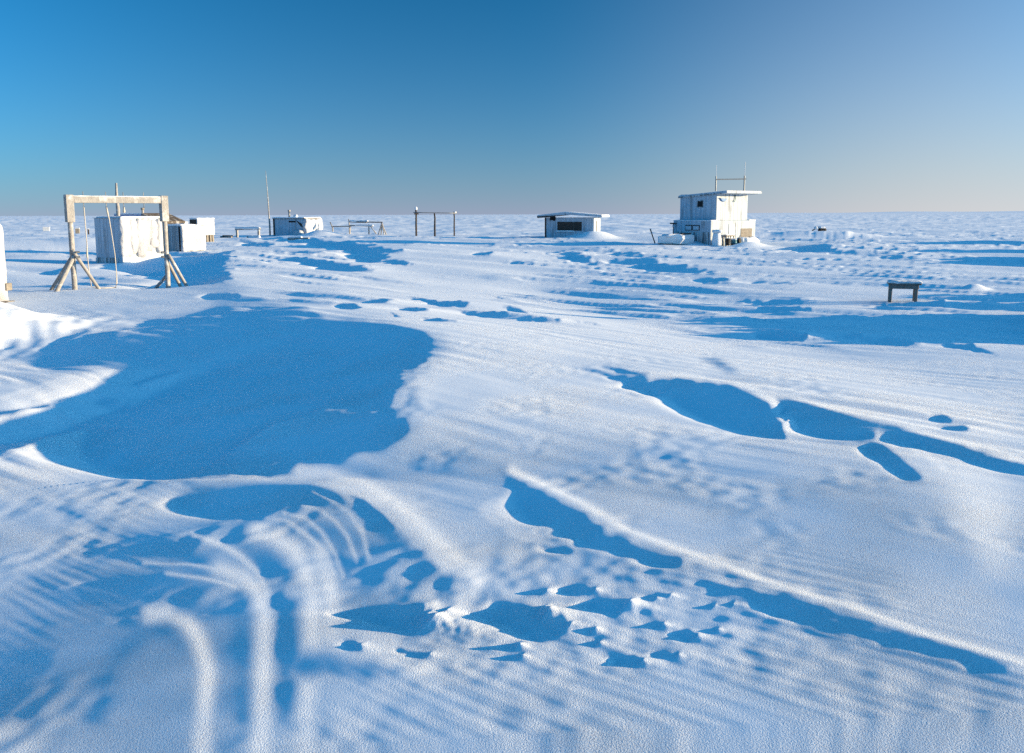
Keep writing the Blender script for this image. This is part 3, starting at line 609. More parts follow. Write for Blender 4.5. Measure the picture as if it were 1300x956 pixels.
for x in (.36, .93, 1.38, 1.92):
    b = bar((x, 0, 2.24), (x, 0, 2.62), .011, 6); tube(b, [(x+.02*math.cos(t), 0, 2.225+.02*math.sin(t)) for t in [i*math.pi/4 for i in range(9)]], .007, 5)
    obj('eye_bolt', b, M_METAL, sw)
def world_sw(x, y):
    c, s = math.cos(math.radians(SWD)), math.sin(math.radians(SWD)); return SWL.x+x*c-y*s, SWL.y+x*s+y*c
def gz(x, y): return ground(*world_sw(x, y))
rp = [(.36, 0, 2.21), (.37, 0, 1.7), (.375, .0, 1.25), (.36, 0, .93), (.37, 0, .88), (.38, -.01, .5), (.40, -.05, gz(.4, -.05)+.06), (.50, -.14, gz(.5, -.14)+.02), (.66, -.22, gz(.66, -.22)+.015), (.84, -.2, gz(.84, -.2)+.02), (1.00, -.1, gz(1, -.1)+.02), (1.06, -.03, gz(1.06, 0)+.14), (1.08, 0, gz(1.08, 0)+.4), (1.07, 0, .95), (1.03, 0, 1.4), (.98, 0, 1.9), (.95, 0, 2.06), (.93, 0, 2.21)]
rr = [.015, .012, .012, .026, .012, .012, .012, .012, .012, .012, .015, .02, .013, .012, .012, .014, .024, .022]
ro = obj('swing_rope', tube(bmesh.new(), rp, rr, 7), M_ROPE, None, True)
ro.location = (SWL.x, SWL.y, 0); ro.rotation_euler = (0, 0, math.radians(SWD))
tag(ro, 'long seatless rope loop hanging from swing crossbeam down to the snow', 'rope')
ro = obj('rope_stub', bar((1.38, 0, 2.07), (1.385, 0, 2.215), [.03, .032, .022, .024], 7, .2, 3, 3), M_ROPE, None, True)
ro.location = (SWL.x, SWL.y, 0); ro.rotation_euler = (0, 0, math.radians(SWD))
tag(ro, 'short cut-off rope end under the middle of the swing crossbeam', 'rope')

# ---------------------------------------------------------------- hut at the left rim
t = thing('white_hut', 'white hut at the left picture edge behind a bright heaped snowdrift', 'hut', (-11.66, 21.09, 0), -21.8)
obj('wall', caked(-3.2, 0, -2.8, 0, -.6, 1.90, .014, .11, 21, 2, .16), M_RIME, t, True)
obj('roof_edge', box(-3.1, -.12, -2.7, -.12, 1.84, 1.91, .03), M_SNOWC, t)
obj('base_board', box(-.26, .012, -.15, .012, .28, .45, .01), M_TAN, t)
obj('door_sill', box(.0, .16, -.5, -.06, -.02, .05, .01), M_BROWN, t)

# ---------------------------------------------------------------- sheds behind the swing
t = thing('storage_shed', 'large white box shed behind the swing with thick snow caked on its right wall', 'shed', at(-18.06, 42.2), -21.8)
zt = 1.87-t.location.z
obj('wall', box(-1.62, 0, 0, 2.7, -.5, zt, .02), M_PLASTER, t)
obj('base_skirt', box(-1.64, -.25, -.018, -.002, -.5, .22, .004), M_STAIN, t)
obj('roof_edge', box(-1.66, .03, -.035, 2.73, zt, zt+.035, .01), M_PALE, t)
def patches(name, spans, parent, x0, x1, zt, amp, seed):
    bm = bmesh.new(); tmp = bpy.data.meshes.new('tmp')
    for i, (ya, yb, zb) in enumerate(spans):
        c = caked(x0, x1+.05*((i*37) % 3-1), ya, yb, zb, zt-.03*((i*53) % 3), amp, .075, seed+i*7, 2.1, .95); c.to_mesh(tmp); c.free(); bm.from_mesh(tmp)
    bpy.data.meshes.remove(tmp); return obj(name, bm, M_RIME, parent, True)
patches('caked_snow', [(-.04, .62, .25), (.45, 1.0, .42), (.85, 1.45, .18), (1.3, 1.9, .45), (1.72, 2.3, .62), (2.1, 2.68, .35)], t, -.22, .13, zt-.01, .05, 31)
obj('snow_cap', caked(-1.55, .02, .05, 2.65, zt+.01, zt+.09, .02, .12, 33, 2, .9), M_SNOWC, t, True)
t = thing('plank_shed', 'grey plank-sided shed with caked snowy right wall, just right of the swing post', 'shed', at(-18.62, 51.3), -21.8)
zt = 1.42-t.location.z
g = obj('wall', box(-1.5, 0, 0, 1.7, -.5, zt, .01), M_GREY, t)
for k in range(6): obj('batten', box(-1.42+k*.25, -1.37+k*.25, -.022, -.001, -.5, zt-.05, .004), M_PALE if k % 2 else M_GREY, t)
obj('corner_gap', box(-.13, -.03, -.03, -.002, -.5, zt-.06, .004), M_BLACK, t)
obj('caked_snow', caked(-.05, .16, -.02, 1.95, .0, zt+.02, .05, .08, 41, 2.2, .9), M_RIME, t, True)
obj('snow_cap', caked(-1.52, .06, -.03, 1.72, zt-.02, zt+.07, .02, .12, 43, 2, .9), M_SNOWC, t, True)
t = thing('far_shed', 'small square white shed with brown rotten foot, right of the plank shed', 'shed', at(-24.9, 72.3), -26)
zt = 1.70-t.location.z
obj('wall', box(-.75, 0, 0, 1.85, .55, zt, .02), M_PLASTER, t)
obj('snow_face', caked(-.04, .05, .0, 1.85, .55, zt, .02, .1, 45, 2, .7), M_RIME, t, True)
for k, yy in enumerate((.72, 1.02, 1.36, 1.62)): obj('foot_board', box(-.3, -.02, yy, yy+.17, -.4, .58, .01), M_TAN, t)
for k, yy in enumerate((.0, .3)): obj('foot_board', box(-.3, .0, yy, yy+.26, -.4, .58, .01), M_PLASTER, t)
obj('side_panel', box(-.76, -.06, -.025, -.002, .3, zt-.05, .004), M_DARK, t)
obj('snow_cap', caked(-.78, .04, -.03, 1.9, zt-.01, zt+.08, .015, .12, 47, 2, .9), M_SNOWC, t, True)
b = obj('vent_box', box(-.24, .24, -.2, .2, 0, .42, .02), M_PALE); b.location = (-24.6, 67.9, 1.26); b.rotation_euler = (0, 0, -.4)
t2 = thing('back_hut', 'low snow-topped hut behind the storage shed with brown sloping lumber roof', 'hut', at(-25.3, 62.5), -21.8)
zt = 1.72-t2.location.z
obj('wall', box(-2.3, 1.0, 0, 2.2, -.5, zt, .02), M_STAIN, t2)
obj('roof', prism([(.15, zt+.22), (1.62, zt-.28), (1.62, zt-.12), (.15, zt+.44)], -.15, 2.4, .01), M_BROWN, t2)
for k in range(5): obj('roof_board', box(.2+k*.28, .26+k*.28, -.2, -.152, zt-.06-k*.09, zt+.30-k*.095, .006), M_TIMBER if k in (1,) else M_BROWN, t2)
obj('roof_panel', box(-2.35, .1, -.1, 2.3, zt, zt+.34, .02), M_TARP, t2)
obj('snow_cap', caked(-2.35, .12, -.1, 2.3, zt+.33, zt+.42, .02, .14, 51, 2, .9), M_SNOWC, t2, True)
cp = obj('stove_pipe', bar((-.05, .2, zt+.2), (-.05, .2, zt+.72), .075, 10), M_TIMBER, t2, True); obj('pipe_cap', bar((-.05, .2, zt+.66), (-.05, .2, zt+.80), .12, 10), M_TAN, cp, True)
# the vent box rests on the snow between sheds
tag(b, 'little grey vent box beside the square shed with rotten foot', 'vent box'); b.name = 'vent_box'
b.location = (*at(-23.9, 66.6)[:2], 1.12)
bb = obj('vent_post', bar((0, 0, -1.6), (0, 0, 0), .05, 6), M_DARK, b); obj('vent_side', box(-.245, -.242, -.15, .15, .05, .36, 0), M_BLACK, b)
p = obj('radio_pole', tube(bmesh.new(), [(0, 0, -.6), (.01, 0, .8), (0, .01, 1.7), (.03, 0, 2.5), (.0, 0, 3.2), (.02, 0, 4.0)], [.09, .09, .085, .11, .08, .055], 9, .15, 3), M_FROST, None, True)
p.location = at(-22.6, 52.5); tag(p, 'frost-crusted pale pole rising behind the storage shed', 'pole')

# ---------------------------------------------------------------- shed with the whip mast
t = thing('drifted_shed', 'low shed half wrapped in snow with a blue shaded front and stovepipe', 'shed', at(-19.9, 87.6), -21.8)
zt = 1.62-t.location.z
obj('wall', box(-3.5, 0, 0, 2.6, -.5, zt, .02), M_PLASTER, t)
obj('corner_post', box(-3.56, -3.40, -.05, .06, -.5, zt, .01), M_DARK, t)
obj('window_slot', box(-1.75, -.95, -.02, -.002, zt-.34, zt-.18, .004), M_BLACK, t)
obj('dark_panel', prism([(-.95, zt-.1), (-.1, zt-.55), (-.1, zt-.9), (-.5, zt-.6)], -.02, -.003), M_DARK, t)
obj('roof', box(-3.6, .08, -.08, 2.7, zt, zt+.06, .015), M_DARK, t)
obj('snow_cap', caked(-3.6, .1, -.1, 2.72, zt+.04, zt+.16, .03, .18, 61, 1.5, .9), M_SNOWC, t, True)
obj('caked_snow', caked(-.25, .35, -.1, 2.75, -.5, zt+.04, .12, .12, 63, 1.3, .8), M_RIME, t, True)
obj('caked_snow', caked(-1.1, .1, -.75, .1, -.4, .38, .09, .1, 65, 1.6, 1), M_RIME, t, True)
cp = obj('stove_pipe', bar((-2.3, .9, zt), (-2.3, .9, zt+.78), .085, 10), M_METAL, t, True); obj('pipe_cap', bar((-2.3, .9, zt+.70), (-2.3, .9, zt+.86), .13, 10), M_TIMBER, cp, True)
obj('roof_vent', caked(-1.75, -1.35, .7, 1.1, zt+.05, zt+.42, .03, .08, 66, 3, .8), M_SNOWC, t, True)
p = obj('whip_mast', tube(bmesh.new(), [(0, 0, -.5), (.0, 0, 1.2), (-.03, 0, 2.0), (-.06, 0, 3.2), (-.10, 0, 4.4), (-.16, 0, 5.6), (-.18, 0, 6.3)], [.08, .08, .065, .055, .035, .03, .015], 8, .2, 5), M_FROST, None, True)
p.location = at(-23.9, 90.2); tag(p, 'tall thin whip mast at the left end of the drifted shed', 'mast')

# ---------------------------------------------------------------- racks, rails and lumber
def rack(name, label, cat, x, y, deg, group=None): return thing(name, label, cat, at(x, y), deg, group)
t = rack('snowy_rail', 'low two-post rail with a thick snow-laden bar left of the drifted shed', 'rail', -25.7, 85.4, -18)
obj('post', box(-.09, .09, -.09, .09, -.4, .80, .01), M_FROST, t); obj('post', box(2.25, 2.43, -.09, .09, -.4, .92, .01), M_FROST, t)
obj('bar', bar((-.2, 0, .74), (2.55, 0, .80), .07, 8, .1, 2, 4), M_TIMBER, t, True)
obj('snow_cap', caked(-.2, 2.5, -.1, .1, .74, .98, .03, .12, 71, 2, .9), M_SNOWC, t, True)
t = obj('snowy_log', caked(-.05, 1.2, -.12, .12, -.1, .2, .03, .08, 73, 3, .9), M_SNOWC, None, True); t.location = at(-24.0, 83.2); t.rotation_euler = (0, 0, -.3); tag(t, 'snow-covered log lying at the foot of the low two-post rail', 'log')
obj('log_end', bar((-.12, 0, .05), (.0, 0, .05), .09, 8), M_DARK, t)
t = obj('lumber_pile', box(-.55, .55, -.25, .25, -.1, .12, .03), M_BROWN); bm = bmesh.new(); bm.from_mesh(t.data); bx(bm, -.4, .75, -.1, .18, .12, .22, .02); bm.to_mesh(t.data); bm.free()
t.location = at(-26.6, 85.0); t.rotation_euler = (0, 0, -.4); tag(t, 'dark brown lumber poking from the snow right of the square shed', 'lumber')
t = obj('snowy_plank', box(-.95, .95, -.12, .12, -.05, .1, .02), M_TIMBER); t.location = at(-16.6, 71.0); t.rotation_euler = (0, -.03, -.35); tag(t, 'single plank lying on snow in front of the drifted shed', 'plank')
obj('snow_cap', caked(-.9, .3, -.11, .11, .09, .2, .02, .1, 75, 3, .9), M_SNOWC, t, True)
t = rack('drying_rack', 'long sagging pole rack on forked posts right of the drifted shed', 'drying rack', -17.5, 89.2, -12)
for x, z, ln in ((0, 1.25, -.25), (1.75, 1.55, -.06), (3.75, 1.05, .0)):
    obj('post', tube(bmesh.new(), [(x-ln*.3, 0, -.4), (x, 0, z*.6), (x+ln, .02, z)], [.07, .065, .05], 7, .15, int(x*3)), M_TIMBER, t, True)
obj('strut', bar((3.8, 0, 1.0), (4.7, .1, -.2), .05, 7), M_FROST, t, True); obj('strut', bar((1.85, 0, .8), (1.65, .3, -.2), .05, 7), M_TIMBER, t, True)
obj('crossbar', bar((-.1, 0, .80), (2.0, 0, .86), .055, 7, .1, 2, 4), M_TIMBER, t, True)
obj('crossbar', bar((1.7, .02, .92), (4.2, .02, .86), .06, 7, .1, 3, 4), M_FROST, t, True)
obj('crossbar', bar((1.7, -.04, 1.28), (3.6, -.04, 1.22), .07, 7, .1, 4, 4), M_FROST, t, True)
obj('snow_cap', caked(1.75, 3.7, -.1, .08, 1.24, 1.42, .03, .12, 77, 2, .9), M_SNOWC, t, True)
obj('snow_cap', caked(2.3, 4.2, -.08, .1, .86, 1.0, .02, .12, 78, 2, .9), M_SNOWC, t, True)
t = rack('trestle', 'white-frosted sawhorse trestle holding the right end of a dark pole', 'trestle', -12.3, 86.6, -12)
for dx, dy in ((-.32, -.25), (.30, -.25), (-.2, .3), (.34, .3)): obj('leg', bar((0, 0, 1.12), (dx*1.2, dy, -.3), .055, 7, .1, 5), M_FROST, t, True)
obj('pole', bar((.06, 0, 1.16), (-2.6, .1, 1.2), .05, 7, .1, 5, 3), M_DARK, t, True)
t = rack('bar_frame', 'three tall dark posts joined by one thin rail, alone on the snow', 'post frame', -8.4, 80.3, 30)
t.rotation_euler = (0, 0, math.radians(18))
for x, z, r, m in ((0, 2.42, .085, M_DARK), (1.68, 1.92, .085, M_DARK), (3.45, 2.06, .065, M_DARK)):
    pz = obj('post', tube(bmesh.new(), [(x, 0, -.4), (x, 0, z*.4), (x+.02, 0, z*.8), (x-.02, 0, z)], [r, r, r*.9, r*.8], 8, .15, int(x)), m, t, True)
obj('rail', bar((-.25, -.08, 2.0), (3.7, -.08, 1.93), .035, 7, .1, 3, 4), M_METAL, t, True)
obj('snow_cap', caked(-.1, .12, -.1, .1, 2.2, 2.5, .02, .06, 80, 5, .9), M_SNOWC, t, True)
obj('bracket', box(-.13, .22, -.13, .11, 1.82, 1.95, .015), M_DARK, t)
obj('snow_cap', caked(3.42, 3.66, -.1, .1, 1.9, 2.08, .02, .06, 81, 5, .9), M_SNOWC, t, True)
for x in (.35, 2.2): obj('frost_strip', bar((x+1.34 if x > 1 else x, 0, 0), (x, 0, 0), .001, 3), M_FROST, t) if 0 else None
# far specks
for nm, lb, ct, x, y, s, m in (('blue_crate', 'tiny blue-shaded crate far out at the left, left of the swing', 'crate', -57.6, 113.0, (.75, .4, .42), M_PALE), ('wooden_crate', 'small brown crate far behind the left swing post', 'crate', -49.0, 103.0, (.42, .4, .55), M_TAN), ('short_stake', 'short dark stake just right of the small brown crate', 'stake', -45.6, 98.3, (.14, .14, .6), M_DARK)):
    t = obj(nm, box(-s[0]/2, s[0]/2, -s[1]/2, s[1]/2, -.2, s[2], .02), m); t.location = at(x, y); t.rotation_euler = (0, 0, .3); tag(t, lb, ct)
    obj('lid' if ct == 'crate' else 'cap', box(-s[0]/2-.03, s[0]/2+.03, -s[1]/2-.03, s[1]/2+.03, s[2], s[2]+.07, .02), M_SNOWC, t)
t = obj('snowy_board', caked(-.3, 1.3, -.2, .2, -.1, .32, .03, .1, 83, 3, .8), M_SNOWC, None, True); t.location = at(-43.6, 98.0); tag(t, 'pale snow-covered board seen between swing rope and storage shed', 'board')

# ---------------------------------------------------------------- cabin with the flat gable
t = thing('low_cabin', 'low white cabin with a wide dark window and overhanging flat gable roof', 'cabin', at(2.78, 74.6), -15.7)
zt = 1.72-t.location.z; L_ = 4.0
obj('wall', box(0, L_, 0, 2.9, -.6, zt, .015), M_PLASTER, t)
w = obj('window', box(.98, 3.0, -.02, -.002, zt-1.06, zt-.34, .006), M_DARK, t)
obj('window_sill', caked(.86, 2.4, -.16, .0, zt-1.15, zt-1.03, .02, .1, 85, 3, .9), M_SNOWC, w, True)
obj('window_mullion', box(2.30, 2.34, -.03, -.021, zt-1.05, zt-.35, 0), M_BROWN, w)
obj('corner_post', box(-.07, .05, -.05, .06, -.5, zt, .008), M_DARK, t)
obj('eave_hole', caked(.35, .85, -.06, .05, zt-.22, zt+.08, .05, .06, 86, 5, .9), M_BLACK, t, True)
obj('roof', prism([(-.62, zt+.02), (1.75, zt+.24), (L_+.72, zt+.02), (L_+.72, zt+.15), (1.75, zt+.40), (-.62, zt+.15)], -.45, 3.2, .01), M_PLASTER, t)
obj('fascia', prism([(-.60, zt-.03), (.9, zt+.06), (.9, zt+.17), (-.60, zt+.10)], -.47, -.452), M_DARK, t)
obj('snow_cap', prism([(-.6, zt+.15), (1.75, zt+.40), (L_+.7, zt+.15), (L_+.7, zt+.21), (1.75, zt+.47), (-.6, zt+.21)], -.42, 3.15, .02), M_SNOWC, t)
d = obj('side_door', box(L_+.002, L_+.03, 1.2, 1.95, zt-1.5, zt-.25, .006), M_PALE, t); obj('door_edge', box(L_+.03, L_+.05, 1.0, 1.18, zt-1.35, zt-.25, .004), M_TAN, d)
obj('snow_bank', caked(L_-.75, L_+.75, -.35, .4, -.5, .34, .06, .12, 88, 1.5, 1), M_SNOWC, t, True)

# ---------------------------------------------------------------- sled and tools by the tower
t = thing('cargo_sled', 'snow-caked boat-shaped sled with upturned prow left of the two-storey cabin', 'sled', at(10.45, 57.6), 22)
hull = bmesh.new(); secs = []
for i in range(13):
    f = i/12; x = -1.35+2.35*f
    wd = .42*min(1, .18+1.6*f) if f < .5 else .42; zk = .05+.32*max(0, .32-f)**1.0; top = .60-.16*max(0, .35-f)
    secs.append([(x, -wd, top), (x, -wd*1.02, (top+zk)/2+.05), (x, -wd*.75, zk), (x, wd*.75, zk), (x, wd*1.02, (top+zk)/2+.05), (x, wd, top)])
vr = [[hull.verts.new(p) for p in s] for s in secs]
for i in range(12):
    for k in range(6): hull.faces.new((vr[i][k], vr[i][(k+1) % 6], vr[i+1][(k+1) % 6], vr[i+1][k]))
hull.faces.new(vr[0]); hull.faces.new(vr[-1][::-1])
obj('hull', hull, M_SNOWC, t)
obj('snow_load', caked(-.9, .95, -.38, .38, .48, .68, .02, .1, 91, 2, .7), M_SNOWC, t, True)
obj('dark_cover', box(.1, .8, -.40, -.1, .64, .74, .03), M_DARK, t)
for y in (-.3, .3): obj('runner', bar((-1.2, y, .08), (.95, y, .03), .04, 6), M_TIMBER, t, True)
t = thing('shovel', 'upright long-handled shovel with T grip beside the two-storey cabin', 'shovel', at(10.55, 59.6), 0)
obj('handle', bar((0, 0, -.2), (.01, 0, 1.22), .028, 7), M_DARK, t); obj('grip', bar((-.22, 0, 1.22), (.2, 0, 1.2), .045, 7), M_DARK, t); obj('blade', box(-.05, .14, -.03, .03, .98, 1.12, .02), M_PALE, t)
p = obj('leaning_stick', bar((.16, 0, -.3), (-.26, 0, .9), [.04, .04, .035], 7, .1, 2, 2), M_DARK, None, True); p.location = at(9.65, 61.6); tag(p, 'dark leaning stick standing in shaded snow behind the sled', 'stick')
obj('pale_tip', bar((-.225, 0, .80), (-.30, 0, 1.02), .045, 7), M_TAN, p)

# ---------------------------------------------------------------- two-storey cabin
ANG = -52.5
c0 = Vector((12.93, 57.8)); tz = ground(c0.x, c0.y)
t = thing('lookout_cabin', 'tall two-storey white cabin with flat overhanging roof and dark square window', 'cabin', (c0.x, c0.y, tz), ANG)
# local: -y face is the shaded left one, +x face the lit right one, the near edge at x=0, y=0
z1 = 1.56-tz; z2 = 3.24-tz
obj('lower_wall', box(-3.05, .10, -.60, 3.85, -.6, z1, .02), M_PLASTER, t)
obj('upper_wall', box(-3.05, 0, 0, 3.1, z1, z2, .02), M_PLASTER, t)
obj('snow_ledge', caked(-3.05, .12, -.62, -.0, z1-.02, z1+.04, .012, .12, 95, 2, .9), M_SNOWC, t, True)
obj('snow_ledge', caked(-.8, .12, 3.1, 3.86, z1-.02, z1+.05, .012, .12, 96, 2, .9), M_SNOWC, t, True)
# the roof slopes down to the back left
rf = bmesh.new(); pr = [(-3.15, z2-.22), (.86, z2+.02), (.86, z2+.15), (-3.15, z2-.09)]
obj('roof', prism(pr, -.08, 3.4, .01), M_PLASTER, t)
obj('roof_trim', prism([(-3.14, z2-.23), (.6, z2-.01), (.6, z2+.07), (-3.14, z2-.15)], -.10, -.082), M_STAIN, t)
obj('snow_cap', prism([(-3.12, z2-.09), (.84, z2+.15), (.84, z2+.185), (-3.12, z2-.05)], -.05, 3.36, .02), M_SNOWC, t)
w = obj('window', box(-1.55, -1.12, -.025, -.002, z1+.88, z1+1.24, .006), M_BLACK, t)
obj('window_frame', box(-1.60, -1.07, -.012, -.0015, z1+.83, z1+1.29, .004), M_STAIN, w)
for k in (0, 1):
    w = obj('window', box(-2.0+k*.62, -1.42+k*.62, -.63, -.602, z1-.62, z1-.28, .006), M_DARK, t)
    obj('pane', box(-1.95+k*.62, -1.47+k*.62, -.645, -.632, z1-.58, z1-.34, .004), M_ICE, w)
obj('stained_base', box(-2.9, .0, -.618, -.602, -.5, z1-.72, .004), M_STAIN, t)
obj('corner_trim', box(.02, .13, -.63, -.5, -.4, z1-.02, .01), M_PLASTER, t)
d = obj('door', box(.102, .13, 1.15, 1.75, -.1, z1-.22, .006), M_PALE, t); obj('door_jamb', box(.102, .15, 1.77, 1.83, -.1, z1-.2, .004), M_PLASTER, d)
obj('bare_patch', box(.102, .12, 2.35, 3.5, .34, z1-.52, .004), M_TAN, t)
obj('snow_bank', caked(-.1, .75, 2.0, 3.7, -.5, .48, .08, .12, 97, 1.5, 1), M_SNOWC, t, True)
# flat blue half-round plate and a cable loop under the eave
lm = bmesh.new(); n = 10
rim = [(.0, .42*math.cos(a), -.14-.26*math.sin(a)*1.0) for a in [math.pi*i/n for i in range(n+1)]]
A_ = [lm.verts.new((.004, .62+y*.8, z2-.28+z*.9+.14)) for x, y, z in rim]; B_ = [lm.verts.new((.09, .62+y*.7, z2-.28+z*.8+.14)) for x, y, z in rim]
lm.faces.new(A_[::-1]); lm.faces.new(B_)
for i in range(n): lm.faces.new((A_[i], A_[i+1], B_[i+1], B_[i]))
lm.faces.new((A_[n], A_[0], B_[0], B_[n]))
ld = obj('half_round_plate', lm, M_TARP, t); obj('plate_rim', box(.004, .12, .24, 1.0, z2-.28, z2-.25, .006), M_PALE, ld)
obj('cable', tube(bmesh.new(), [(.04, 1.78, z2-.05), (.05, 1.76, z2-.3), (.06, 1.72, z2-.46), (.06, 1.62, z2-.5), (.05, 1.56, z2-.4)], .025, 6), M_TEAL, t, True)
# aerial frame
t3 = thing('roof_aerial', 'steel H-shaped aerial frame with two thin whips on the tall cabin roof', 'aerial', (0, 0, 0), 0)
M_ = Matrix.Translation((c0.x, c0.y, tz)) @ Matrix.Rotation(math.radians(ANG), 4, 'Z')
a0 = M_ @ Vector((-.3, .25, z2+.18)); t3.location = a0; t3.rotation_euler = (0, 0, math.radians(ANG+90-14))
obj('post', bar((0, 0, 0), (0, 0, .92), .04, 8), M_METAL, t3); obj('post', bar((2.2, 0, -.04), (2.2, 0, .98), .045, 8), M_METAL, t3)
obj('crossbar', bar((-.05, -.05, .72), (2.3, -.05, .78), .035, 8), M_METAL, t3)
obj('whip', bar((0, 0, .9), (.0, 0, 1.62), .018, 6), M_PALE, t3); obj('whip', bar((2.2, 0, .95), (2.23, 0, 1.86), .022, 6), M_PALE, t3)
# things heaped at its near corner
def local(x, y, dz=0):
    v = M_ @ Vector((x, y, 0)); return (v.x, v.y, ground(v.x, v.y)+dz)
t = obj('snow_crusted_barrel', bar((0, 0, -.2), (0, 0, .9), [.27, .29, .29, .26, .2], 14, .06, 2, 4), M_SNOWC, None, True); t.location = local(.55, -.55); tag(t, 'snow-crusted upright barrel at the near corner of the tall cabin', 'barrel')
obj('snow_cap', caked(-.26, .26, -.26, .26, .84, 1.02, .03, .07, 99, 4, 1), M_SNOWC, t, True)
t = thing('work_bench', 'narrow snow-topped plank bench against the lit wall of the tall cabin', 'bench', local(.42, .75), ANG)
obj('top', box(-.16, .16, -.42, .42, .60, .66, .01), M_BROWN, t); obj('snow_cap', caked(-.15, .15, -.4, .4, .655, .73, .01, .08, 101, 4, .9), M_SNOWC, t, True)
for x in (-.12, .12):
    for y in (-.36, .36): obj('leg', box(x-.03, x+.03, y-.03, y+.03, -.25, .60, .006), M_FROST, t)
t = thing('snow_blower', 'small dark machine with a black wheel half buried by the cabin wall', 'machine', local(.95, .85), ANG+10)
obj('wheel', bar((.16, .02, .24), (.28, .02, .24), .15, 14), M_BLACK, t); obj('body', box(-.2, .16, -.35, .4, .02, .3, .03), M_TEAL, t); obj('skid', box(-.1, .35, -.5, .75, -.1, .05, .02), M_DARK, t); obj('handle', bar((-.1, .35, .25), (-.15, .75, .55), .022, 6), M_DARK, t)
obj('snow_cap', caked(-.2, .15, -.33, .1, .28, .38, .02, .07, 103, 4, .9), M_SNOWC, t, True)
t = obj('dark_bucket', bar((0, 0, -.1), (0, 0, .34), [.13, .16], 12), M_BLACK); t.location = local(.85, .15, .12); tag(t, 'little black bucket between the crusted barrel and plank bench', 'bucket')
obj('rim', tube(bmesh.new(), [(.16*math.cos(a), .16*math.sin(a), .34) for a in [i*math.pi/6 for i in range(13)]], .015, 5), M_PALE, t)
t = obj('loose_plank', box(-.4, .4, -.07, .07, .0, .06, .01), M_TAN); t.location = local(1.3, 2.2, .06); t.rotation_euler = (0, .08, .3); tag(t, 'sunlit tan plank end poking from snow before the tall cabin door', 'plank')
obj('snow_cap', caked(-.35, .1, -.06, .06, .055, .1, .01, .06, 104, 5, .9), M_SNOWC, t, True)

# ---------------------------------------------------------------- buried machine far right, table
t = thing('buried_machine', 'black half-buried machinery parts on a snow mound right of the tall cabin', 'machinery', at(25.6, 76.0), 10)
obj('body', caked(-.05, .62, -.2, .2, -.1, .22, .04, .07, 111, 4, .9), M_BLACK, t, True); obj('arm', bar((-.6, 0, .02), (-.1, 0, .34), .05, 6), M_DARK, t); obj('snow_cap', caked(.0, .5, -.18, .18, .18, .36, .03, .06, 113, 4, 1), M_SNOWC, t, True); obj('snow_clump', caked(-.45, -.1, -.15, .15, .1, .38, .03, .06, 115, 4, 1), M_SNOWC, t, True)
t = thing('wooden_table', 'low wooden table with snow on top standing alone on the right', 'table', at(8.72, 20.84), -19)
TZ = .45
obj('tabletop', box(-.05, .66, -.04, .46, TZ-.035, TZ, .006), M_TABLE, t)
obj('apron', box(-.01, .60, -.012, .012, TZ-.13, TZ-.037, .004), M_TABLE, t); obj('apron', box(.585, .61, .015, .42, TZ-.13, TZ-.037, .004), M_TABLE, t)
obj('apron', box(-.01, .60, .405, .43, TZ-.13, TZ-.037, .004), M_TABLE, t)
for x, y, lx in ((.02, .05, -.02), (.56, .05, -.01), (.02, .37, .0), (.56, .37, -.02)):
    b = box(x-.034, x+.034, y-.034, y+.034, -.35, TZ-.037, .006)
    for v in b.verts: v.co.x += lx*(TZ-v.co.z)*1.2
    obj('leg', b, M_TABLE if y > .2 else M_TABLE, t)
obj('snow_cap', caked(-.05, .67, -.04, .46, TZ-.01, TZ+.045, .012, .05, 117, 5, .9), M_SNOWC, t, True)

# faint land on the right horizon
bm = bmesh.new(); N_ = 120; v0 = []; v1 = []
for i in range(N_+1):
    f = i/N_; x = 1800+5400*f; y = 7600-900*f; h = 13*min(1, f*4)*(.6+.4*math.sin(f*9)*math.sin(f*23+1))+4
    v0.append(bm.verts.new((x, y, -5))); v1.append(bm.verts.new((x+30, y+260, h)))
v2 = [bm.verts.new((v.co.x+60, v.co.y+900, -5)) for v in v1]
for i in range(N_): bm.faces.new((v0[i], v0[i+1], v1[i+1], v1[i])); bm.faces.new((v1[i], v1[i+1], v2[i+1], v2[i]))
o = obj('distant_hills', bm, SNOW, None, True); o['kind'] = 'structure'
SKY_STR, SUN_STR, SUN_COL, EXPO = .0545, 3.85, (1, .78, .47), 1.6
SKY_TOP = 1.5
SKY_TINT = (.14, 1.04, .86)
# ---------------------------------------------------------------- light, sky, camera
W = bpy.data.worlds.new('World'); sc.world = W; W.use_nodes = True
nt = W.node_tree; bg = nt.nodes['Background']
sky = nt.nodes.new('ShaderNodeTexSky'); sky.sky_type = 'NISHITA'; sky.sun_disc = False
sky.sun_elevation = math.radians(ELEV); sky.sun_rotation = math.radians(90)
sky.air_density = 1.0; sky.dust_density = .4; sky.ozone_density = 6; sky.altitude = 2500
def nd(t, **kw):
    n = nt.nodes.new(t)
    for k, v in kw.items(): setattr(n, k, v)
    return n
def mth(op, a, b=None, c=None):
    n = nd('ShaderNodeMath', operation=op)
    for i, v in enumerate((a, b, c)):
        if v is None: continue
        if isinstance(v, (int, float)): n.inputs[i].default_value = v
        else: nt.links.new(v, n.inputs[i])
    return n.outputs[0]
tcw = nd('ShaderNodeTexCoord'); sep = nd('ShaderNodeSeparateXYZ'); nt.links.new(tcw.outputs['Generated'], sep.inputs[0])
X_, Z_ = sep.outputs['X'], sep.outputs['Z']
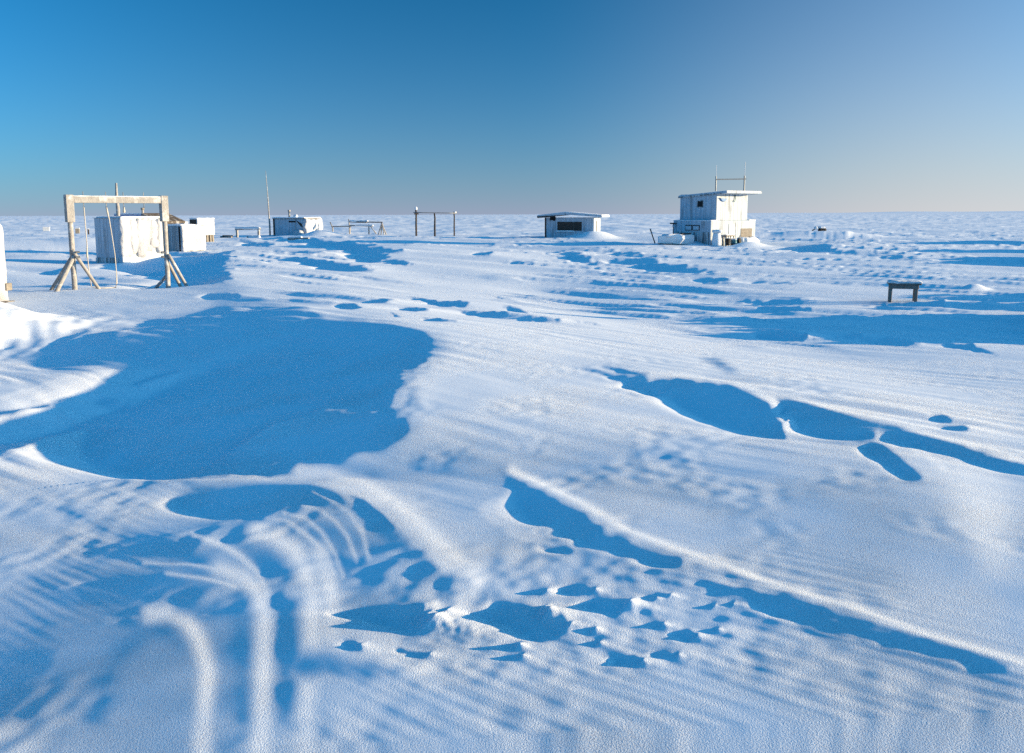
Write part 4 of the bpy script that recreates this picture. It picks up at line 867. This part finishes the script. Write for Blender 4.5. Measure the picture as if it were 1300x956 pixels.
def mrange(v, a, b, c, d, smooth=False):
    n = nd('ShaderNodeMapRange', interpolation_type='SMOOTHSTEP' if smooth else 'LINEAR')
    nt.links.new(v, n.inputs['Value'])
    for k, q in zip(('From Min', 'From Max', 'To Min', 'To Max'), (a, b, c, d)): n.inputs[k].default_value = q
    return n.outputs[0]
# polarised look of a clear winter sky: darkest square to the sun, overhead sky out of frame raised as fill for shaded snow, pale haze towards the sun
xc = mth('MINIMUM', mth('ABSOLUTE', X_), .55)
back = mrange(sep.outputs['Y'], .3, -.4, 1, 1.45, True)  # sky behind the camera brightened, added fill for shaded walls
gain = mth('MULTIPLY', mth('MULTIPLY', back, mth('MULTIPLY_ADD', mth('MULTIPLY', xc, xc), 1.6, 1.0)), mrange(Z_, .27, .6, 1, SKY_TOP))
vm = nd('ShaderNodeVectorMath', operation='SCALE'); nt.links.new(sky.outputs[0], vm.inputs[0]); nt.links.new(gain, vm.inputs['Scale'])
zz = mth('MAXIMUM', Z_, 0)
fac = mth('MULTIPLY', mth('MULTIPLY', mrange(X_, .0, .5, .0, 1, True), .84), mth('EXPONENT', mth('MULTIPLY', zz, -6.5)))
band = mth('MULTIPLY', mth('EXPONENT', mth('MULTIPLY', zz, -14.)), .76)
# added blue glow around the off-frame sun, gives form to shaded slopes
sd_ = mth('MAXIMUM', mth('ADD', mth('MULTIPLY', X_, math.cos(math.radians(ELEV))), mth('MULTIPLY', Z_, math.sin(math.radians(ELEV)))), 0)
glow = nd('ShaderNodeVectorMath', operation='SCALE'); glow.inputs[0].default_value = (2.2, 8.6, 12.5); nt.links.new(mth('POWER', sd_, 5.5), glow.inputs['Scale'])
wb = nd('ShaderNodeVectorMath', operation='MULTIPLY'); nt.links.new(vm.outputs[0], wb.inputs[0]); wb.inputs[1].default_value = SKY_TINT
mb = nd('ShaderNodeMixRGB'); nt.links.new(band, mb.inputs['Fac']); nt.links.new(wb.outputs[0], mb.inputs['Color1']); mb.inputs['Color2'].default_value = (2.45, 2.4, 3.5, 1)
mx = nd('ShaderNodeMixRGB'); nt.links.new(fac, mx.inputs['Fac']); nt.links.new(mb.outputs[0], mx.inputs['Color1']); mx.inputs['Color2'].default_value = (4.25, 4.1, 4.05, 1)
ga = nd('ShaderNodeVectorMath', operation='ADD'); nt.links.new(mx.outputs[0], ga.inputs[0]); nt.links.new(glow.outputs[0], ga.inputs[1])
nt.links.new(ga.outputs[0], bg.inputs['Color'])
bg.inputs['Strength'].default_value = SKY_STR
sl = bpy.data.lights.new('sun', 'SUN'); sl.energy = SUN_STR; sl.angle = math.radians(.53); sl.color = SUN_COL
so = bpy.data.objects.new('sun', sl); col.objects.link(so)
d = Vector((math.cos(math.radians(ELEV)), 0, math.sin(math.radians(ELEV))))
so.rotation_euler = d.to_track_quat('Z', 'Y').to_euler(); so.location = (30, 0, 12)
cam = bpy.data.cameras.new('camera'); co_ = bpy.data.objects.new('camera', cam); col.objects.link(co_)
cam.sensor_width = 36; cam.lens = 36*F/1300; cam.clip_start = .05; cam.clip_end = 20000
# the lens axis meets picture row 433; the horizon lies on row 272
pitch = math.atan((433-272)/F)
cam.shift_y = (433-478)/1300
co_.location = (0, 0, HC)
roll = math.atan(4/1300)
co_.matrix_world = Matrix.Translation((0, 0, HC)) @ Matrix.Rotation(math.pi/2-pitch, 4, 'X') @ Matrix.Rotation(-roll, 4, 'Z')
sc.camera = co_
sc.view_settings.view_transform = 'Standard'; sc.view_settings.look = 'None'
sc.view_settings.exposure = EXPO; sc.view_settings.gamma = 1; sc.view_settings.use_curve_mapping = False
sc.cycles.use_denoising = False
sc.cycles.sample_clamp_indirect = 1.5
